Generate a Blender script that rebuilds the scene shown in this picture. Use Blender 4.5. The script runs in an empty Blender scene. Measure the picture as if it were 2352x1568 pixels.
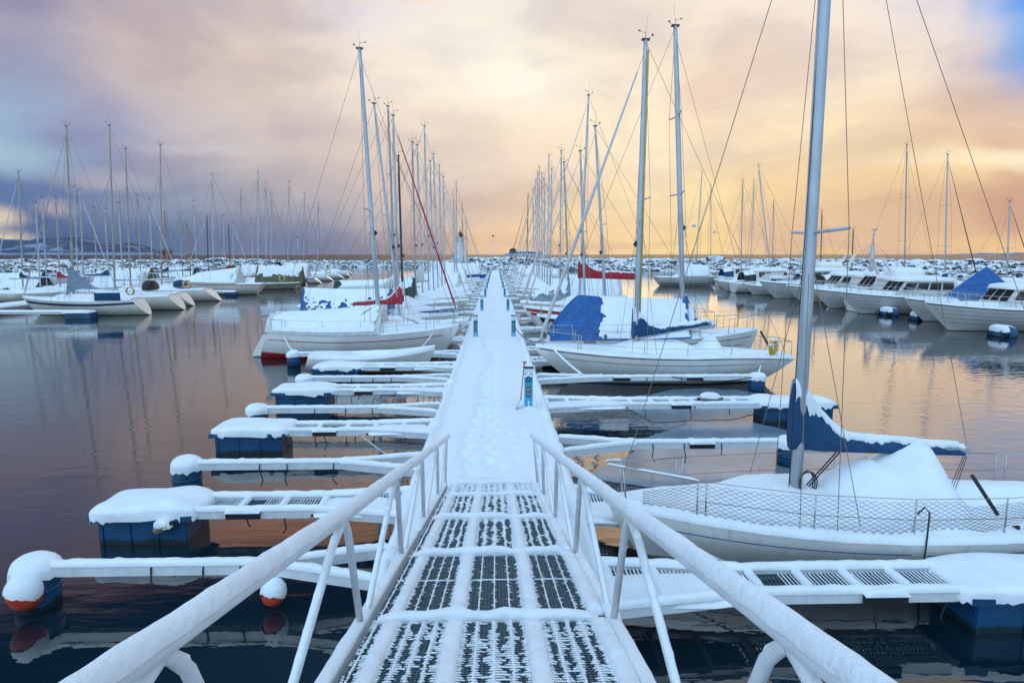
import bpy, math, random
from mathutils import Vector, noise as MN
random.seed(7)
S=bpy.context.scene; C=S.collection
R=math.radians; PI=math.pi
# ------------------------------------------------------------------ camera
F=1437.;CX=1176.;CY=784.;HC=4.3
PT=math.atan(200/F); YW=math.atan(38/F)
def ray(px,py):
    x=(px-CX)/F; y=(py-CY)/F
    fy=math.cos(PT)-y*math.sin(PT); fz=-math.sin(PT)-y*math.cos(PT)
    c,s=math.cos(YW),math.sin(YW)
    return Vector((x*c+fy*s,-x*s+fy*c,fz))
def P(px,py,z):
    r=ray(px,py); t=(z-HC)/r.z; return Vector((r.x*t,r.y*t,z))
def D(px,py,Y):
    r=ray(px,py); t=Y/r.y; return Vector((r.x*t,Y,HC+r.z*t))
cd=bpy.data.cameras.new('camera'); cam=bpy.data.objects.new('camera',cd); C.objects.link(cam)
cam.location=(0,0,HC); cam.rotation_euler=(PI/2-PT,0,-YW)
cd.sensor_width=36; cd.lens=36*F/2352; cd.clip_end=30000; cd.clip_start=.05
S.camera=cam
S.view_settings.view_transform='Standard'; S.view_settings.look='None'; S.view_settings.exposure=0; S.view_settings.gamma=1
# ------------------------------------------------------------------ node helpers
def lin(c):
    return tuple(((v/255)/12.92 if v/255<=.04045 else ((v/255+.055)/1.055)**2.4) for v in c)
class NT:
    def __init__(s,t): s.t=t; t.nodes.clear()
    def n(s,ty,**k):
        nd=s.t.nodes.new(ty)
        for a,v in k.items():
            if a.startswith('i_'):
                key=a[2:]; key=int(key) if key.isdigit() else key.replace('_',' ')
                if hasattr(v,'is_output') or isinstance(v,bpy.types.NodeSocket): s.t.links.new(v,nd.inputs[key])
                else: nd.inputs[key].default_value=v
            else: setattr(nd,a,v)
        return nd
    def l(s,a,b): s.t.links.new(a,b)
    def math(s,op,a,b=None,clamp=False):
        nd=s.t.nodes.new('ShaderNodeMath'); nd.operation=op; nd.use_clamp=clamp
        for i,v in enumerate((a,b)):
            if v is None: continue
            if isinstance(v,bpy.types.NodeSocket): s.l(v,nd.inputs[i])
            else: nd.inputs[i].default_value=v
        return nd.outputs[0]
    def vm(s,op,a,b=None,sc=None):
        nd=s.t.nodes.new('ShaderNodeVectorMath'); nd.operation=op
        for i,v in enumerate((a,b)):
            if v is None: continue
            if isinstance(v,bpy.types.NodeSocket): s.l(v,nd.inputs[i])
            else: nd.inputs[i].default_value=v
        if sc is not None: nd.inputs['Scale'].default_value=sc
        return nd
    def mr(s,v,a,b,c=0,d=1,smooth=True):
        nd=s.t.nodes.new('ShaderNodeMapRange'); nd.interpolation_type='SMOOTHSTEP' if smooth else 'LINEAR'
        s.l(v,nd.inputs[0])
        for i,x in enumerate((a,b,c,d)): nd.inputs[i+1].default_value=x
        return nd.outputs[0]
    def mix(s,f,a,b,mode='MIX'):
        nd=s.t.nodes.new('ShaderNodeMix'); nd.data_type='RGBA'; nd.blend_type=mode
        for i,v in ((0,f),(6,a),(7,b)):
            if isinstance(v,bpy.types.NodeSocket): s.l(v,nd.inputs[i])
            else: nd.inputs[i].default_value=v if i==0 else (tuple(v)+(1,))[:4]
        return nd.outputs[2]
# ------------------------------------------------------------------ sky
W=bpy.data.worlds.new('World'); S.world=W; W.use_nodes=True
SUN_AZ=R(21); SUN_EL=R(7)
ROWS=[ # display row, [(column, colour)] - front half of the sky from top of view to the horizon
 (-560,[(0,(40,66,98)),(1176,(60,86,120)),(2350,(66,96,138))]),
 (-250,[(0,(16,40,66)),(600,(22,44,68)),(1176,(44,60,80)),(1700,(64,76,96)),(2350,(46,74,110))]),
 (-60,[(0,(140,134,160)),(300,(198,162,158)),(500,(234,180,156)),(900,(250,206,172)),(1300,(255,218,178)),(1800,(255,216,172)),(2350,(190,190,214))]),
 (20,[(0,(138,140,178)),(300,(190,178,188)),(600,(216,202,196)),(850,(228,220,224)),(1176,(242,232,222)),(1500,(244,230,215)),(1850,(246,231,218)),(2100,(226,218,228)),(2210,(168,192,236)),(2330,(84,150,236))]),
 (180,[(0,(164,160,184)),(300,(204,188,186)),(600,(226,209,196)),(900,(246,233,219)),(1176,(253,244,229)),(1500,(247,231,209)),(1700,(239,215,195)),(1950,(250,232,210)),(2170,(232,216,212)),(2340,(146,186,238))]),
 (340,[(0,(150,176,206)),(200,(152,158,190)),(450,(192,184,192)),(700,(212,198,194)),(950,(240,222,203)),(1176,(241,220,199)),(1450,(250,231,202)),(1700,(251,228,193)),(1950,(250,226,190)),(2150,(240,206,174)),(2330,(233,198,172))]),
 (460,[(0,(104,132,176)),(200,(114,134,174)),(450,(146,156,180)),(700,(168,168,180)),(950,(212,191,184)),(1176,(226,200,177)),(1450,(252,226,181)),(1700,(253,224,172)),(1950,(251,216,167)),(2100,(252,221,172)),(2300,(214,170,144))]),
 (566,[(0,(100,118,158)),(200,(78,102,148)),(450,(96,118,158)),(700,(126,138,168)),(950,(180,164,166)),(1130,(236,200,164)),(1350,(248,214,166)),(1600,(252,218,160)),(1800,(230,196,162)),(2000,(230,194,160)),(2330,(246,206,152))]),
]
def sky():
    g=NT(W.node_tree)
    out=g.n('ShaderNodeOutputWorld'); bg=g.n('ShaderNodeBackground'); g.l(bg.outputs[0],out.inputs[0])
    tc=g.n('ShaderNodeTexCoord'); d=tc.outputs['Generated']
    sk=g.n('ShaderNodeTexSky',sky_type='NISHITA',sun_disc=False,sun_elevation=SUN_EL,sun_rotation=SUN_AZ)
    st=g.vm('MULTIPLY',d,(1,1,1.9)).outputs[0]
    n1=g.n('ShaderNodeTexNoise',i_Vector=st,i_Scale=2.6,i_Detail=5.,i_Roughness=.5)
    w=g.vm('MULTIPLY',g.vm('SUBTRACT',n1.outputs['Color'],(.5,.5,.5)).outputs[0],(.34,.3,.13)).outputs[0]
    dw=g.vm('NORMALIZE',g.vm('ADD',d,w).outputs[0]).outputs[0]
    clear=g.vm('SCALE',sk.outputs[0],sc=.09).outputs[0]
    n2=g.n('ShaderNodeTexNoise',i_Vector=st,i_Scale=2.1,i_Detail=4.)
    cold=g.mix(g.mr(n2.outputs[0],.35,.7),(.50,.83,1.20),(.64,.88,1.12))
    col=g.mix(.12,cold,clear)
    dirl=g.vm('DOT_PRODUCT',d,(-.55,-.62,.56)).outputs[1]
    k0=g.mr(dirl,-.4,1.,.72,1.62)
    col=g.vm('MULTIPLY',col,g.n('ShaderNodeCombineXYZ',i_0=k0,i_1=k0,i_2=k0).outputs[0]).outputs[0]
    s0=g.n('ShaderNodeSeparateXYZ',i_0=dw)
    az=g.math('ARCTAN2',s0.outputs[0],s0.outputs[1]); el=g.math('ARCSINE',s0.outputs[2])
    pos=g.mr(az,-.85,.85,0,1,False)
    def ramp(row):
        y,st_=row; nd=g.n('ShaderNodeValToRGB',i_0=pos); cr=nd.color_ramp; cr.interpolation='EASE'
        for k,(x,c) in enumerate(st_):
            r=ray(x,y); p=(math.atan2(r.x,r.y)+.85)/1.7
            e=cr.elements[k] if k<2 else cr.elements.new(p)
            e.position=p; e.color=lin(c)+(1,)
        return nd.outputs[0]
    els=[math.asin(ray(1176,r[0]).normalized().z) for r in ROWS]
    f=ramp(ROWS[0])
    for k in range(1,len(ROWS)):
        f=g.mix(g.mr(el,els[k-1],els[k]),f,ramp(ROWS[k]))
    front=g.math('MULTIPLY',g.mr(s0.outputs[1],.12,.5),g.mr(el,1.1,.78))
    col=g.mix(front,col,f)
    def blob(col,px,py,rx,rz,c,amt=1.,soft=0.):
        c0=ray(px,py).normalized()
        v=g.vm('MULTIPLY',g.vm('SUBTRACT',dw,tuple(c0)).outputs[0],(1/rx,1/rx,1/rz)).outputs[0]
        ln=g.vm('LENGTH',v).outputs[1]
        return g.mix(g.mr(ln,1.,soft,0,amt),col,lin(c))
    for b in SKYB: col=blob(col,*b)
    st2=g.vm('MULTIPLY',dw,(1,1,2.8)).outputs[0]
    n3=g.n('ShaderNodeTexNoise',i_Vector=st2,i_Scale=4.6,i_Detail=7.,i_Roughness=.55)
    k=g.mr(n3.outputs[0],.3,.7,.83,1.08)
    col=g.vm('MULTIPLY',col,g.n('ShaderNodeCombineXYZ',i_0=k,i_1=k,i_2=g.mr(n3.outputs[0],.3,.7,.90,1.04)).outputs[0]).outputs[0]
    g.l(col,bg.inputs[0]); bg.inputs[1].default_value=1.
SKYB=[ # px,py,radius across,radius up,colour,amount,inner edge
 (2290,372,.22,.020,(255,238,204),.9,.1),
 (2300,465,.20,.045,(206,164,142),.8,.1),
 (2250,578,.30,.012,(255,214,140),.8,.1),
 (40,350,.15,.035,(170,198,216),.85,.05),
 (300,400,.10,.022,(190,188,196),.7,.05),
 (20,500,.06,.025,(236,216,190),.8,.05),
 (10,545,.08,.012,(244,220,184),.8,.05),
 (200,470,.05,.02,(210,196,190),.6,.05),
 (520,330,.16,.012,(206,204,206),.5,.05),
 (1180,200,.10,.03,(255,248,236),.7,.05),
 (1640,200,.08,.05,(234,208,188),.6,.05),
 (2230,250,.18,.05,(234,206,182),.6,.05),
 (1280,560,.25,.01,(222,186,160),.5,.1),
]
sky()
sd=bpy.data.lights.new('sun','SUN'); so=bpy.data.objects.new('sun',sd); C.objects.link(so)
sd.energy=.5; sd.angle=R(60); sd.color=(1,.80,.58)
so.rotation_euler=(PI/2-SUN_EL,0,PI-SUN_AZ)
# ------------------------------------------------------------------ materials
MATS={}
def mat(name,col,rough=.5,metal=0,bump=0,bscale=20,var=0,vscale=4,coord='Object',spec=.5,bdetail=4,slime=None,streak=0):
    m=bpy.data.materials.new(name); m.use_nodes=True; g=NT(m.node_tree)
    out=g.n('ShaderNodeOutputMaterial'); p=g.n('ShaderNodeBsdfPrincipled',i_Roughness=rough,i_Metallic=metal)
    p.inputs['Specular IOR Level'].default_value=spec
    g.l(p.outputs[0],out.inputs[0]); p.inputs['Base Color'].default_value=tuple(col)+(1,)
    tc=g.n('ShaderNodeTexCoord')
    if var:
        n=g.n('ShaderNodeTexNoise',i_Vector=tc.outputs[coord],i_Scale=vscale,i_Detail=5.)
        f=g.mr(n.outputs[0],.3,.7,1-var,1+var*.4)
        cl=g.vm('MULTIPLY',tuple(col),g.n('ShaderNodeCombineXYZ',i_0=f,i_1=f,i_2=f).outputs[0]).outputs[0]
        if streak:
            n3=g.n('ShaderNodeTexNoise',i_Vector=g.vm('MULTIPLY',tc.outputs[coord],(7,7,.5)).outputs[0],i_Scale=1.,i_Detail=3.)
            cl=g.mix(g.mr(n3.outputs[0],.56,.80,0,streak),cl,(.42,.34,.24))
        if slime:
            n4=g.n('ShaderNodeTexNoise',i_Vector=tc.outputs[coord],i_Scale=5.,i_Detail=4.)
            zz=g.math('ADD',g.n('ShaderNodeSeparateXYZ',i_0=tc.outputs[coord]).outputs[2],g.math('MULTIPLY',g.math('SUBTRACT',n4.outputs[0],.5),slime[1]))
            cl=g.mix(g.mr(zz,slime[0],slime[0]-.05,0,.9),cl,slime[2])
        g.l(cl,p.inputs['Base Color'])
    if bump:
        n=g.n('ShaderNodeTexNoise',i_Vector=tc.outputs[coord],i_Scale=bscale,i_Detail=float(bdetail),i_Roughness=.6)
        b=g.n('ShaderNodeBump',i_Height=n.outputs[0],i_Strength=bump,i_Distance=.03)
        g.l(b.outputs[0],p.inputs['Normal'])
    MATS[name]=m; return m
SNOW=mat('snow',(.90,.92,.945),.75,var=.05,vscale=3,bump=.5,bscale=19,spec=.25,bdetail=5)
SNOWF=mat('snow_trodden',(.90,.92,.945),.75,bump=.75,bscale=11,spec=.25,bdetail=6)
WHITE=mat('gelcoat_white',(.81,.78,.735),.22,var=.07,vscale=1.5,slime=(.07,.06,(.09,.08,.05)),streak=.35)
CREAM=mat('gelcoat_cream',(.81,.745,.65),.25,var=.08,vscale=1.5,slime=(.07,.06,(.09,.08,.05)),streak=.35)
GREYW=mat('gelcoat_grey',(.60,.575,.55),.3,var=.1,vscale=1.2,slime=(.07,.06,(.09,.08,.05)),streak=.35)
ALU=mat('white_painted_steel',(.76,.77,.78),.4,var=.1,vscale=9)
GALV=mat('galvanised',(.36,.38,.40),.5,.4,var=.2,vscale=14)
MAST=mat('mast_aluminium',(.52,.54,.575),.38,.35,var=.1,vscale=3)
MASTB=mat('mast_buff',(.46,.41,.36),.45,.1,var=.15,vscale=3)
BLACKM=mat('mast_black',(.035,.03,.035),.4)
WOODM=mat('mast_wood',(.50,.25,.06),.5,var=.2,vscale=5)
WIRE=mat('rigging_wire',(.27,.20,.15),.45,.3)
STEEL=mat('stainless',(.48,.49,.51),.25,.8)
YEL=mat('yellow_paint',(.68,.42,.03),.45,var=.15)
BLUEF=mat('float_blue',(.007,.076,.18),.42,var=.25,vscale=3,bump=.15,bscale=8,slime=(.10,.16,(.008,.02,.02)),streak=.06)
BLUED=mat('pedestal_blue',(.03,.37,.63),.4)
CANVB=mat('canvas_blue',(.008,.062,.155),.8,var=.2,vscale=6,bump=.3,bscale=14)
TARPB=mat('tarpaulin_blue',(.005,.105,.34),.5,var=.3,vscale=5,bump=.5,bscale=6)
CANVR=mat('canvas_red',(.42,.015,.03),.7,var=.2,vscale=6,bump=.3,bscale=12)
CANVG=mat('canvas_green',(.025,.055,.045),.8,var=.2,bump=.3,bscale=10)
CANVW=mat('canvas_white',(.66,.64,.60),.75,var=.1,bump=.3,bscale=10)
CANVY=mat('canvas_grey',(.22,.27,.34),.7,var=.2,bump=.4,bscale=8)
CANVO=mat('canvas_olive',(.13,.12,.07),.8,var=.3,bump=.3,bscale=8)
NAVY=mat('paint_navy',(.015,.03,.10),.3)
TEAL=mat('paint_teal',(.015,.19,.36),.35)
REDP=mat('paint_red',(.45,.02,.025),.35)
BLUEP=mat('paint_blue',(.015,.10,.38),.35)
BLACK=mat('rubber_black',(.015,.015,.017),.55)
DARKG=mat('dark_glass',(.035,.03,.032),.08)
CURT=mat('window_curtain',(.50,.37,.22),.4,var=.25,vscale=14)
ORANGE=mat('buoy_orange',(.58,.055,.025),.4,var=.35,vscale=5)
GRATE=mat('grating_steel',(.075,.145,.18),.5,.1,var=.25,vscale=20)
TEAK=mat('teak',(.16,.09,.055),.6,var=.3,vscale=18)
ROPE=mat('rope',(.55,.55,.54),.8)
ROPEK=mat('rope_dark',(.03,.03,.035),.8)
# ------------------------------------------------------------------ mesh helpers
def NZ(x,y,z=0.,s=1.): return MN.noise(Vector((x*s,y*s,z*s)))
class MB:
    def __init__(s): s.v=[];s.f=[];s.sm=[]
    def add(s,vs,fs,sm=True):
        o=len(s.v); s.v+= [tuple(v) for v in vs]
        s.f+=[tuple(i+o for i in f) for f in fs]; s.sm+=[sm]*len(fs); return s
    def box(s,c,d,rz=0,axes=None):
        x,y,z=[k/2 for k in d]; c=Vector(c); cs,sn=math.cos(rz),math.sin(rz)
        vs=[]
        for i in (-1,1):
            for j in (-1,1):
                for k in (-1,1):
                    a,b,e=i*x,j*y,k*z
                    if axes: vs.append(c+axes[0]*a+axes[1]*b+axes[2]*e)
                    else: vs.append(c+Vector((a*cs-b*sn,a*sn+b*cs,e)))
        return s.add(vs,[(0,1,3,2),(4,6,7,5),(0,4,5,1),(2,3,7,6),(0,2,6,4),(1,5,7,3)],False)
    def beam(s,p,q,w,h):
        p=Vector(p);q=Vector(q);d=(q-p); L=d.length; d.normalize()
        up=Vector((0,0,1)); r=d.cross(up)
        if r.length<1e-4: r=Vector((1,0,0))
        r.normalize(); u=r.cross(d)
        return s.box((p+q)/2,(L,w,h),axes=(d,r,u))
    def tube(s,pts,r,n=8,cap=True,sq=1.,ref=None):
        pts=[Vector(p) for p in pts]; m=len(pts); rs=r if isinstance(r,(list,tuple)) else [r]*m
        vs=[];fs=[]; prev=None
        for i,p in enumerate(pts):
            t=(pts[min(i+1,m-1)]-pts[max(i-1,0)]).normalized()
            a=ref if ref else (Vector((0,0,1)) if abs(t.z)<.9 else Vector((0,1,0)))
            if prev is not None: a=prev
            x=t.cross(a)
            if x.length<1e-5: x=t.cross(Vector((1,0,0)))
            x.normalize(); y=x.cross(t); prev=y
            for k in range(n):
                an=2*PI*k/n; vs.append(p+x*(math.cos(an)*rs[i])+y*(math.sin(an)*rs[i]*sq))
        for i in range(m-1):
            for k in range(n):
                k2=(k+1)%n; fs.append((i*n+k,i*n+k2,(i+1)*n+k2,(i+1)*n+k))
        if cap: fs+=[tuple(reversed(range(n))),tuple(range((m-1)*n,m*n))]
        return s.add(vs,fs)
    def grid(s,nu,nv,fn,sm=True,skip=None,flip=False):
        vs=[fn(i/nu,j/nv) for i in range(nu+1) for j in range(nv+1)]; fs=[]
        for i in range(nu):
            for j in range(nv):
                if skip and skip((i+.5)/nu,(j+.5)/nv): continue
                a=i*(nv+1)+j; q=(a,a+nv+1,a+nv+2,a+1)
                fs.append(tuple(reversed(q)) if flip else q)
        return s.add(vs,fs,sm)
    def dome(s,c,a,b,h,e1=.5,e2=.4,droop=.05,rz=0,nphi=40,nth=8,nz=.02,ns=4.):
        def cp(v,e): return math.copysign(abs(v)**e,v)
        cs,sn=math.cos(rz),math.sin(rz); c=Vector(c)
        def fn(u,v):
            ph=2*PI*u; th=PI/2*(1-v)      # v=0 top .. 1 rim
            ct=cp(math.cos(th),e1) if v>0 else 0.
            x=a*ct*cp(math.cos(ph),e2); y=b*ct*cp(math.sin(ph),e2); z=h*cp(math.sin(th),e1)
            n=NZ(x+c.x*3,y+c.y*3,z,ns)*nz*(.4+.6*v)
            l=math.hypot(x,y)+1e-6
            x+=x/l*n; y+=y/l*n; z+=NZ(x+c.x*7,y+c.y*7,3,ns*.6)*nz*1.2*(1-v*.6)
            if v>.99: z-=droop*(.3+.8*abs(NZ(x*2+c.x,y*2+c.y,1,5.))+.9*max(0,NZ(x*9+c.x,y*9+c.y,2,2.))**.7)
            return c+Vector((x*cs-y*sn,x*sn+y*cs,z))
        return s.grid(nphi,nth,fn,flip=True)
    def snowbeam(s,p,q,w,h,seg=None,n=8,nz=.25,taper=True,ns=6.,e=.8,low=0.):
        p=Vector(p);q=Vector(q);d=q-p;L=d.length;d.normalize(); r=d.cross(Vector((0,0,1))); r.normalize(); up=r.cross(d)
        seg=seg or max(3,int(L/.09))
        def fn(u,v):
            a=PI*v
            k=1+nz*NZ(p.x*5+u*L,p.y*5,2.,ns)+nz*.6*NZ(u*L,p.z*9+p.y,5.,ns*2.7)
            tp=1.
            if taper: tp=min(1.,(min(u,1-u)*L/(h*1.3)+.02))**.5
            ca,sa=math.cos(a),math.sin(a)
            x=math.copysign(abs(ca)**e,ca)*w/2*(.85+.15*k); z=(abs(sa)**e)*h*k*tp
            if low and (v<.01 or v>.99): z-=low*(.5+1.2*abs(NZ(u*L*1.7,v*9+p.y,1.,9.)))
            return p+d*(u*L)+r*x+up*z
        return s.grid(seg,n,fn,flip=False)
    def build(s,name,m,parent=None,loc=None):
        me=bpy.data.meshes.new(name); me.from_pydata(s.v,[],s.f); me.polygons.foreach_set('use_smooth',s.sm)
        me.materials.append(m); me.update()
        o=bpy.data.objects.new(name,me); C.objects.link(o)
        if parent: o.parent=parent
        if loc: o.location=loc
        return o
def tag(o,label=None,cat=None,group=None,kind=None):
    if label: o['label']=label
    if cat: o['category']=cat
    if group: o['group']=group
    if kind: o['kind']=kind
    return o
def thing(name,label,cat,loc=(0,0,0),rz=0,group=None):
    o=bpy.data.objects.new(name,None); C.objects.link(o); o.location=loc; o.rotation_euler=(0,0,rz); o.empty_display_size=.2
    return tag(o,label,cat,group)
def copy_tree(o,parent=None):
    c=o.copy(); C.objects.link(c)
    if parent: c.parent=parent
    for ch in [x for x in C.objects if x.parent==o]: copy_tree(ch,c)
    return c
ORD='first second third fourth fifth sixth seventh eighth ninth tenth eleventh twelfth thirteenth fourteenth fifteenth sixteenth seventeenth eighteenth nineteenth twentieth'.split()
TENS={20:'twenty',30:'thirty',40:'forty'}
def ordw(n):
    if n<=20: return ORD[n-1]
    if n%10==0: return {30:'thirtieth',40:'fortieth',50:'fiftieth'}[n]
    return TENS[n//10*10]+'-'+ORD[n%10-1]
# ------------------------------------------------------------------ water, ice
def water():
    m=bpy.data.materials.new('water'); m.use_nodes=True; g=NT(m.node_tree)
    out=g.n('ShaderNodeOutputMaterial'); p=g.n('ShaderNodeBsdfPrincipled',i_Roughness=.025,i_IOR=2.15)
    p.inputs['Base Color'].default_value=(.004,.016,.026,1); p.inputs['Specular Tint'].default_value=(1,.88,.78,1); g.l(p.outputs[0],out.inputs[0])
    tc=g.n('ShaderNodeTexCoord').outputs['Object']
    a=g.n('ShaderNodeTexNoise',i_Vector=g.vm('MULTIPLY',tc,(.8,2.2,1)).outputs[0],i_Scale=1.6,i_Detail=3.,i_Roughness=.5)
    b=g.n('ShaderNodeTexNoise',i_Vector=g.vm('MULTIPLY',tc,(.35,.6,1)).outputs[0],i_Scale=.5,i_Detail=2.)
    # breezy and calm patches
    k=g.n('ShaderNodeTexNoise',i_Vector=g.vm('MULTIPLY',tc,(.5,1,1)).outputs[0],i_Scale=.06,i_Detail=2.)
    amp=g.mr(k.outputs[0],.35,.65,.35,1.2)
    h=g.math('ADD',g.math('MULTIPLY',g.math('MULTIPLY',a.outputs[0],amp),.010),g.math('MULTIPLY',b.outputs[0],.016))
    bp=g.n('ShaderNodeBump',i_Height=h,i_Strength=1.,i_Distance=1.); g.l(bp.outputs[0],p.inputs['Normal'])
    mb=MB(); 
    mb.add([(-14000,-40,0),(14000,-40,0),(14000,16000,0),(-14000,16000,0)],[(0,1,2,3)],False)
    o=mb.build('water',m); tag(o,kind='structure')
    m2=bpy.data.materials.new('open_sea'); m2.use_nodes=True; g=NT(m2.node_tree)
    out=g.n('ShaderNodeOutputMaterial'); p=g.n('ShaderNodeBsdfPrincipled',i_Roughness=.3,i_IOR=1.10)
    p.inputs['Base Color'].default_value=(.02,.022,.03,1); g.l(p.outputs[0],out.inputs[0])
    tc=g.n('ShaderNodeTexCoord').outputs['Object']
    a=g.n('ShaderNodeTexNoise',i_Vector=g.vm('MULTIPLY',tc,(.35,1,1)).outputs[0],i_Scale=.25,i_Detail=4.,i_Roughness=.6)
    bp=g.n('ShaderNodeBump',i_Height=a.outputs[0],i_Strength=1.,i_Distance=1.6); g.l(bp.outputs[0],p.inputs['Normal'])
    pts=[(-13000,150),(-175,144),(-122,168),(-60,171),(-62,226),(-12,211),(-12,200),(8,180),(62,166),(95,122),(122,88),(13000,88),(13000,15900),(-13000,15900)]
    mb=MB(); mb.add([(x,y,.02) for x,y in pts],[tuple(range(len(pts)))],False); tag(mb.build('open_sea',m2),kind='structure')
water()
ICE=mat('thin_ice',(.17,.24,.31),.22,var=.25,vscale=1.2,bump=.06,bscale=7,spec=.45)
def ice(pts,name='ice_sheet'):
    pts=[P(a,b,.01) for a,b in pts]; vs=[]; n=len(pts)
    for i in range(n):
        p,q=pts[i],pts[(i+1)%n]
        for k in range(14):
            t=k/14; v=p.lerp(q,t); am=.05+.04*(q-p).length
            v=v+Vector((NZ(v.x,v.y,1,1.3),NZ(v.x,v.y,5,1.3),0))*am*2+Vector((NZ(v.x,v.y,1,6),NZ(v.x,v.y,5,6),0))*.05
            vs.append(v)
    c=sum(vs,Vector())/len(vs); m=len(vs)
    mb=MB(); mb.add(vs+[c],[(i,(i+1)%m,m) for i in range(m)],False)
    tag(mb.build(name,ICE),kind='structure')
ice([(1330,1092),(1400,1062),(1452,1040),(1490,1000),(1590,968),(1720,966),(1840,1000),(1990,1040),(1960,1130),(1700,1130),(1480,1115)])
ice([(1500,968),(1420,930),(1470,908),(1560,894),(1690,892),(1790,912),(1760,940),(1690,962),(1600,965)])
# ------------------------------------------------------------------ floating pier
PXL,PXR,PZ=-1.38,1.25,.5
def trail(y):   # centre lines of two walked tracks
    return (-.33+.16*math.sin(y*.35)+.1*math.sin(y*.9), -.05+.12*math.sin(y*.22+1))
def pier():
    t=thing('floating_pier','long snow-covered floating pier running from the gangway out to the breakwater','pier',(0,0,0))
    Y0,Y1=5.95,150
    mb=MB(); mb.box(((PXL+PXR)/2,(Y0+Y1)/2,.26),(PXR-PXL-.1,Y1-Y0,.22)); mb.build('deck',GALV,t)
    for x in (PXL+.03,PXR-.03):
        mb=MB(); mb.box((x,(Y0+Y1)/2,.36),(.06,Y1-Y0+.02,.22)); mb.build('edge_beam',ALU,t)
    for k in range(22):
        mb=MB(); mb.box(((PXL+PXR)/2,8+k*6.6,.0),(PXR-PXL-.3,3.4,.5)); mb.build('float',BLUEF if k else GALV,t)
    ys=[]; y=Y0
    while y<Y1: ys.append(y); y+=.055 if y<17 else (.09 if y<30 else (.25 if y<60 else .8))
    ys.append(Y1)
    foot=[]
    y=9.6
    while y<60:
        a,b=trail(y)
        foot.append((a+random.uniform(-.08,.08),y+random.uniform(-.05,.05),random.uniform(.08,.13)))
        foot.append((b+random.uniform(-.07,.07)+(.12 if len(foot)%4<2 else -.06),y+.2,random.uniform(.07,.12))); y+=.40
    for q in range(14): foot.append((random.uniform(-.9,.8),random.uniform(9.3,13),.03))
    nx=52
    def fn(u,v):
        y=ys[min(int(round(u*(len(ys)-1))),len(ys)-1)]; s=2*v-1
        w=(PXR-PXL)/2+.03; xc=(PXL+PXR)/2
        s2=math.copysign(1-(1-abs(s))**1.25,s)
        x=xc+w*s2; ed=abs(s2)
        z=PZ+.075+.02*NZ(x,y,0,.9)+.012*NZ(x,y,2,5)+.006*NZ(x,y,6,11)
        # raised lip where the edge beam carries its own ridge of snow
        lip=math.exp(-((ed-.93)/.045)**2)
        z+=lip*(.06+.06*NZ(s*5,y,0,2.2)); z-=.05*math.exp(-((ed-.85)/.03)**2)
        if ed>.975:
            k=(ed-.975)/.025; z-=k*k*(.19+.06*NZ(s*3,y,7,4)); x+=math.copysign(1,s)*(.025+.05*max(0,NZ(s*9,y,4,2.4)))*(1-k*.6)
        # packed snow along the tracks
        a,b=trail(y)
        z-=.05*math.exp(-((x-a)/.17)**2)+.022*math.exp(-((x-b)/.2)**2)
        for fx,fy,fd in FB.get(int(y),()):
            dx,dy=(x-fx)/.085,(y-fy)/.16; r=dx*dx+dy*dy
            if r<6: z+=-fd*math.exp(-r)+.024*math.exp(-(r-2.2)**2)
        return (x,y,z)
    FB={}
    for f in foot:
        for k in (-1,0,1): FB.setdefault(int(f[1])+k,[]).append(f)
    mb=MB(); mb.grid(len(ys)-1,nx,fn,flip=True)
    mb.grid(4,nx,lambda u,v:(lambda p:(p[0],p[1]-.02*u,p[2]-.25*u))(fn(0,v)))
    mb.build('snow_cover',SNOWF,t)
    # snow lumps and cleats on the edges
    for i in range(46):
        y=7+i*2.3+random.uniform(-.5,.5); x=random.choice((PXL+.06,PXR-.06))
        mb=MB(); mb.dome((x,y,PZ+.02),.13,.22+random.random()*.2,.13,.7,.8,.16,nphi=18,nth=5,nz=.03,ns=6); mb.build('edge_drift',SNOW,t)
pier()
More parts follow.
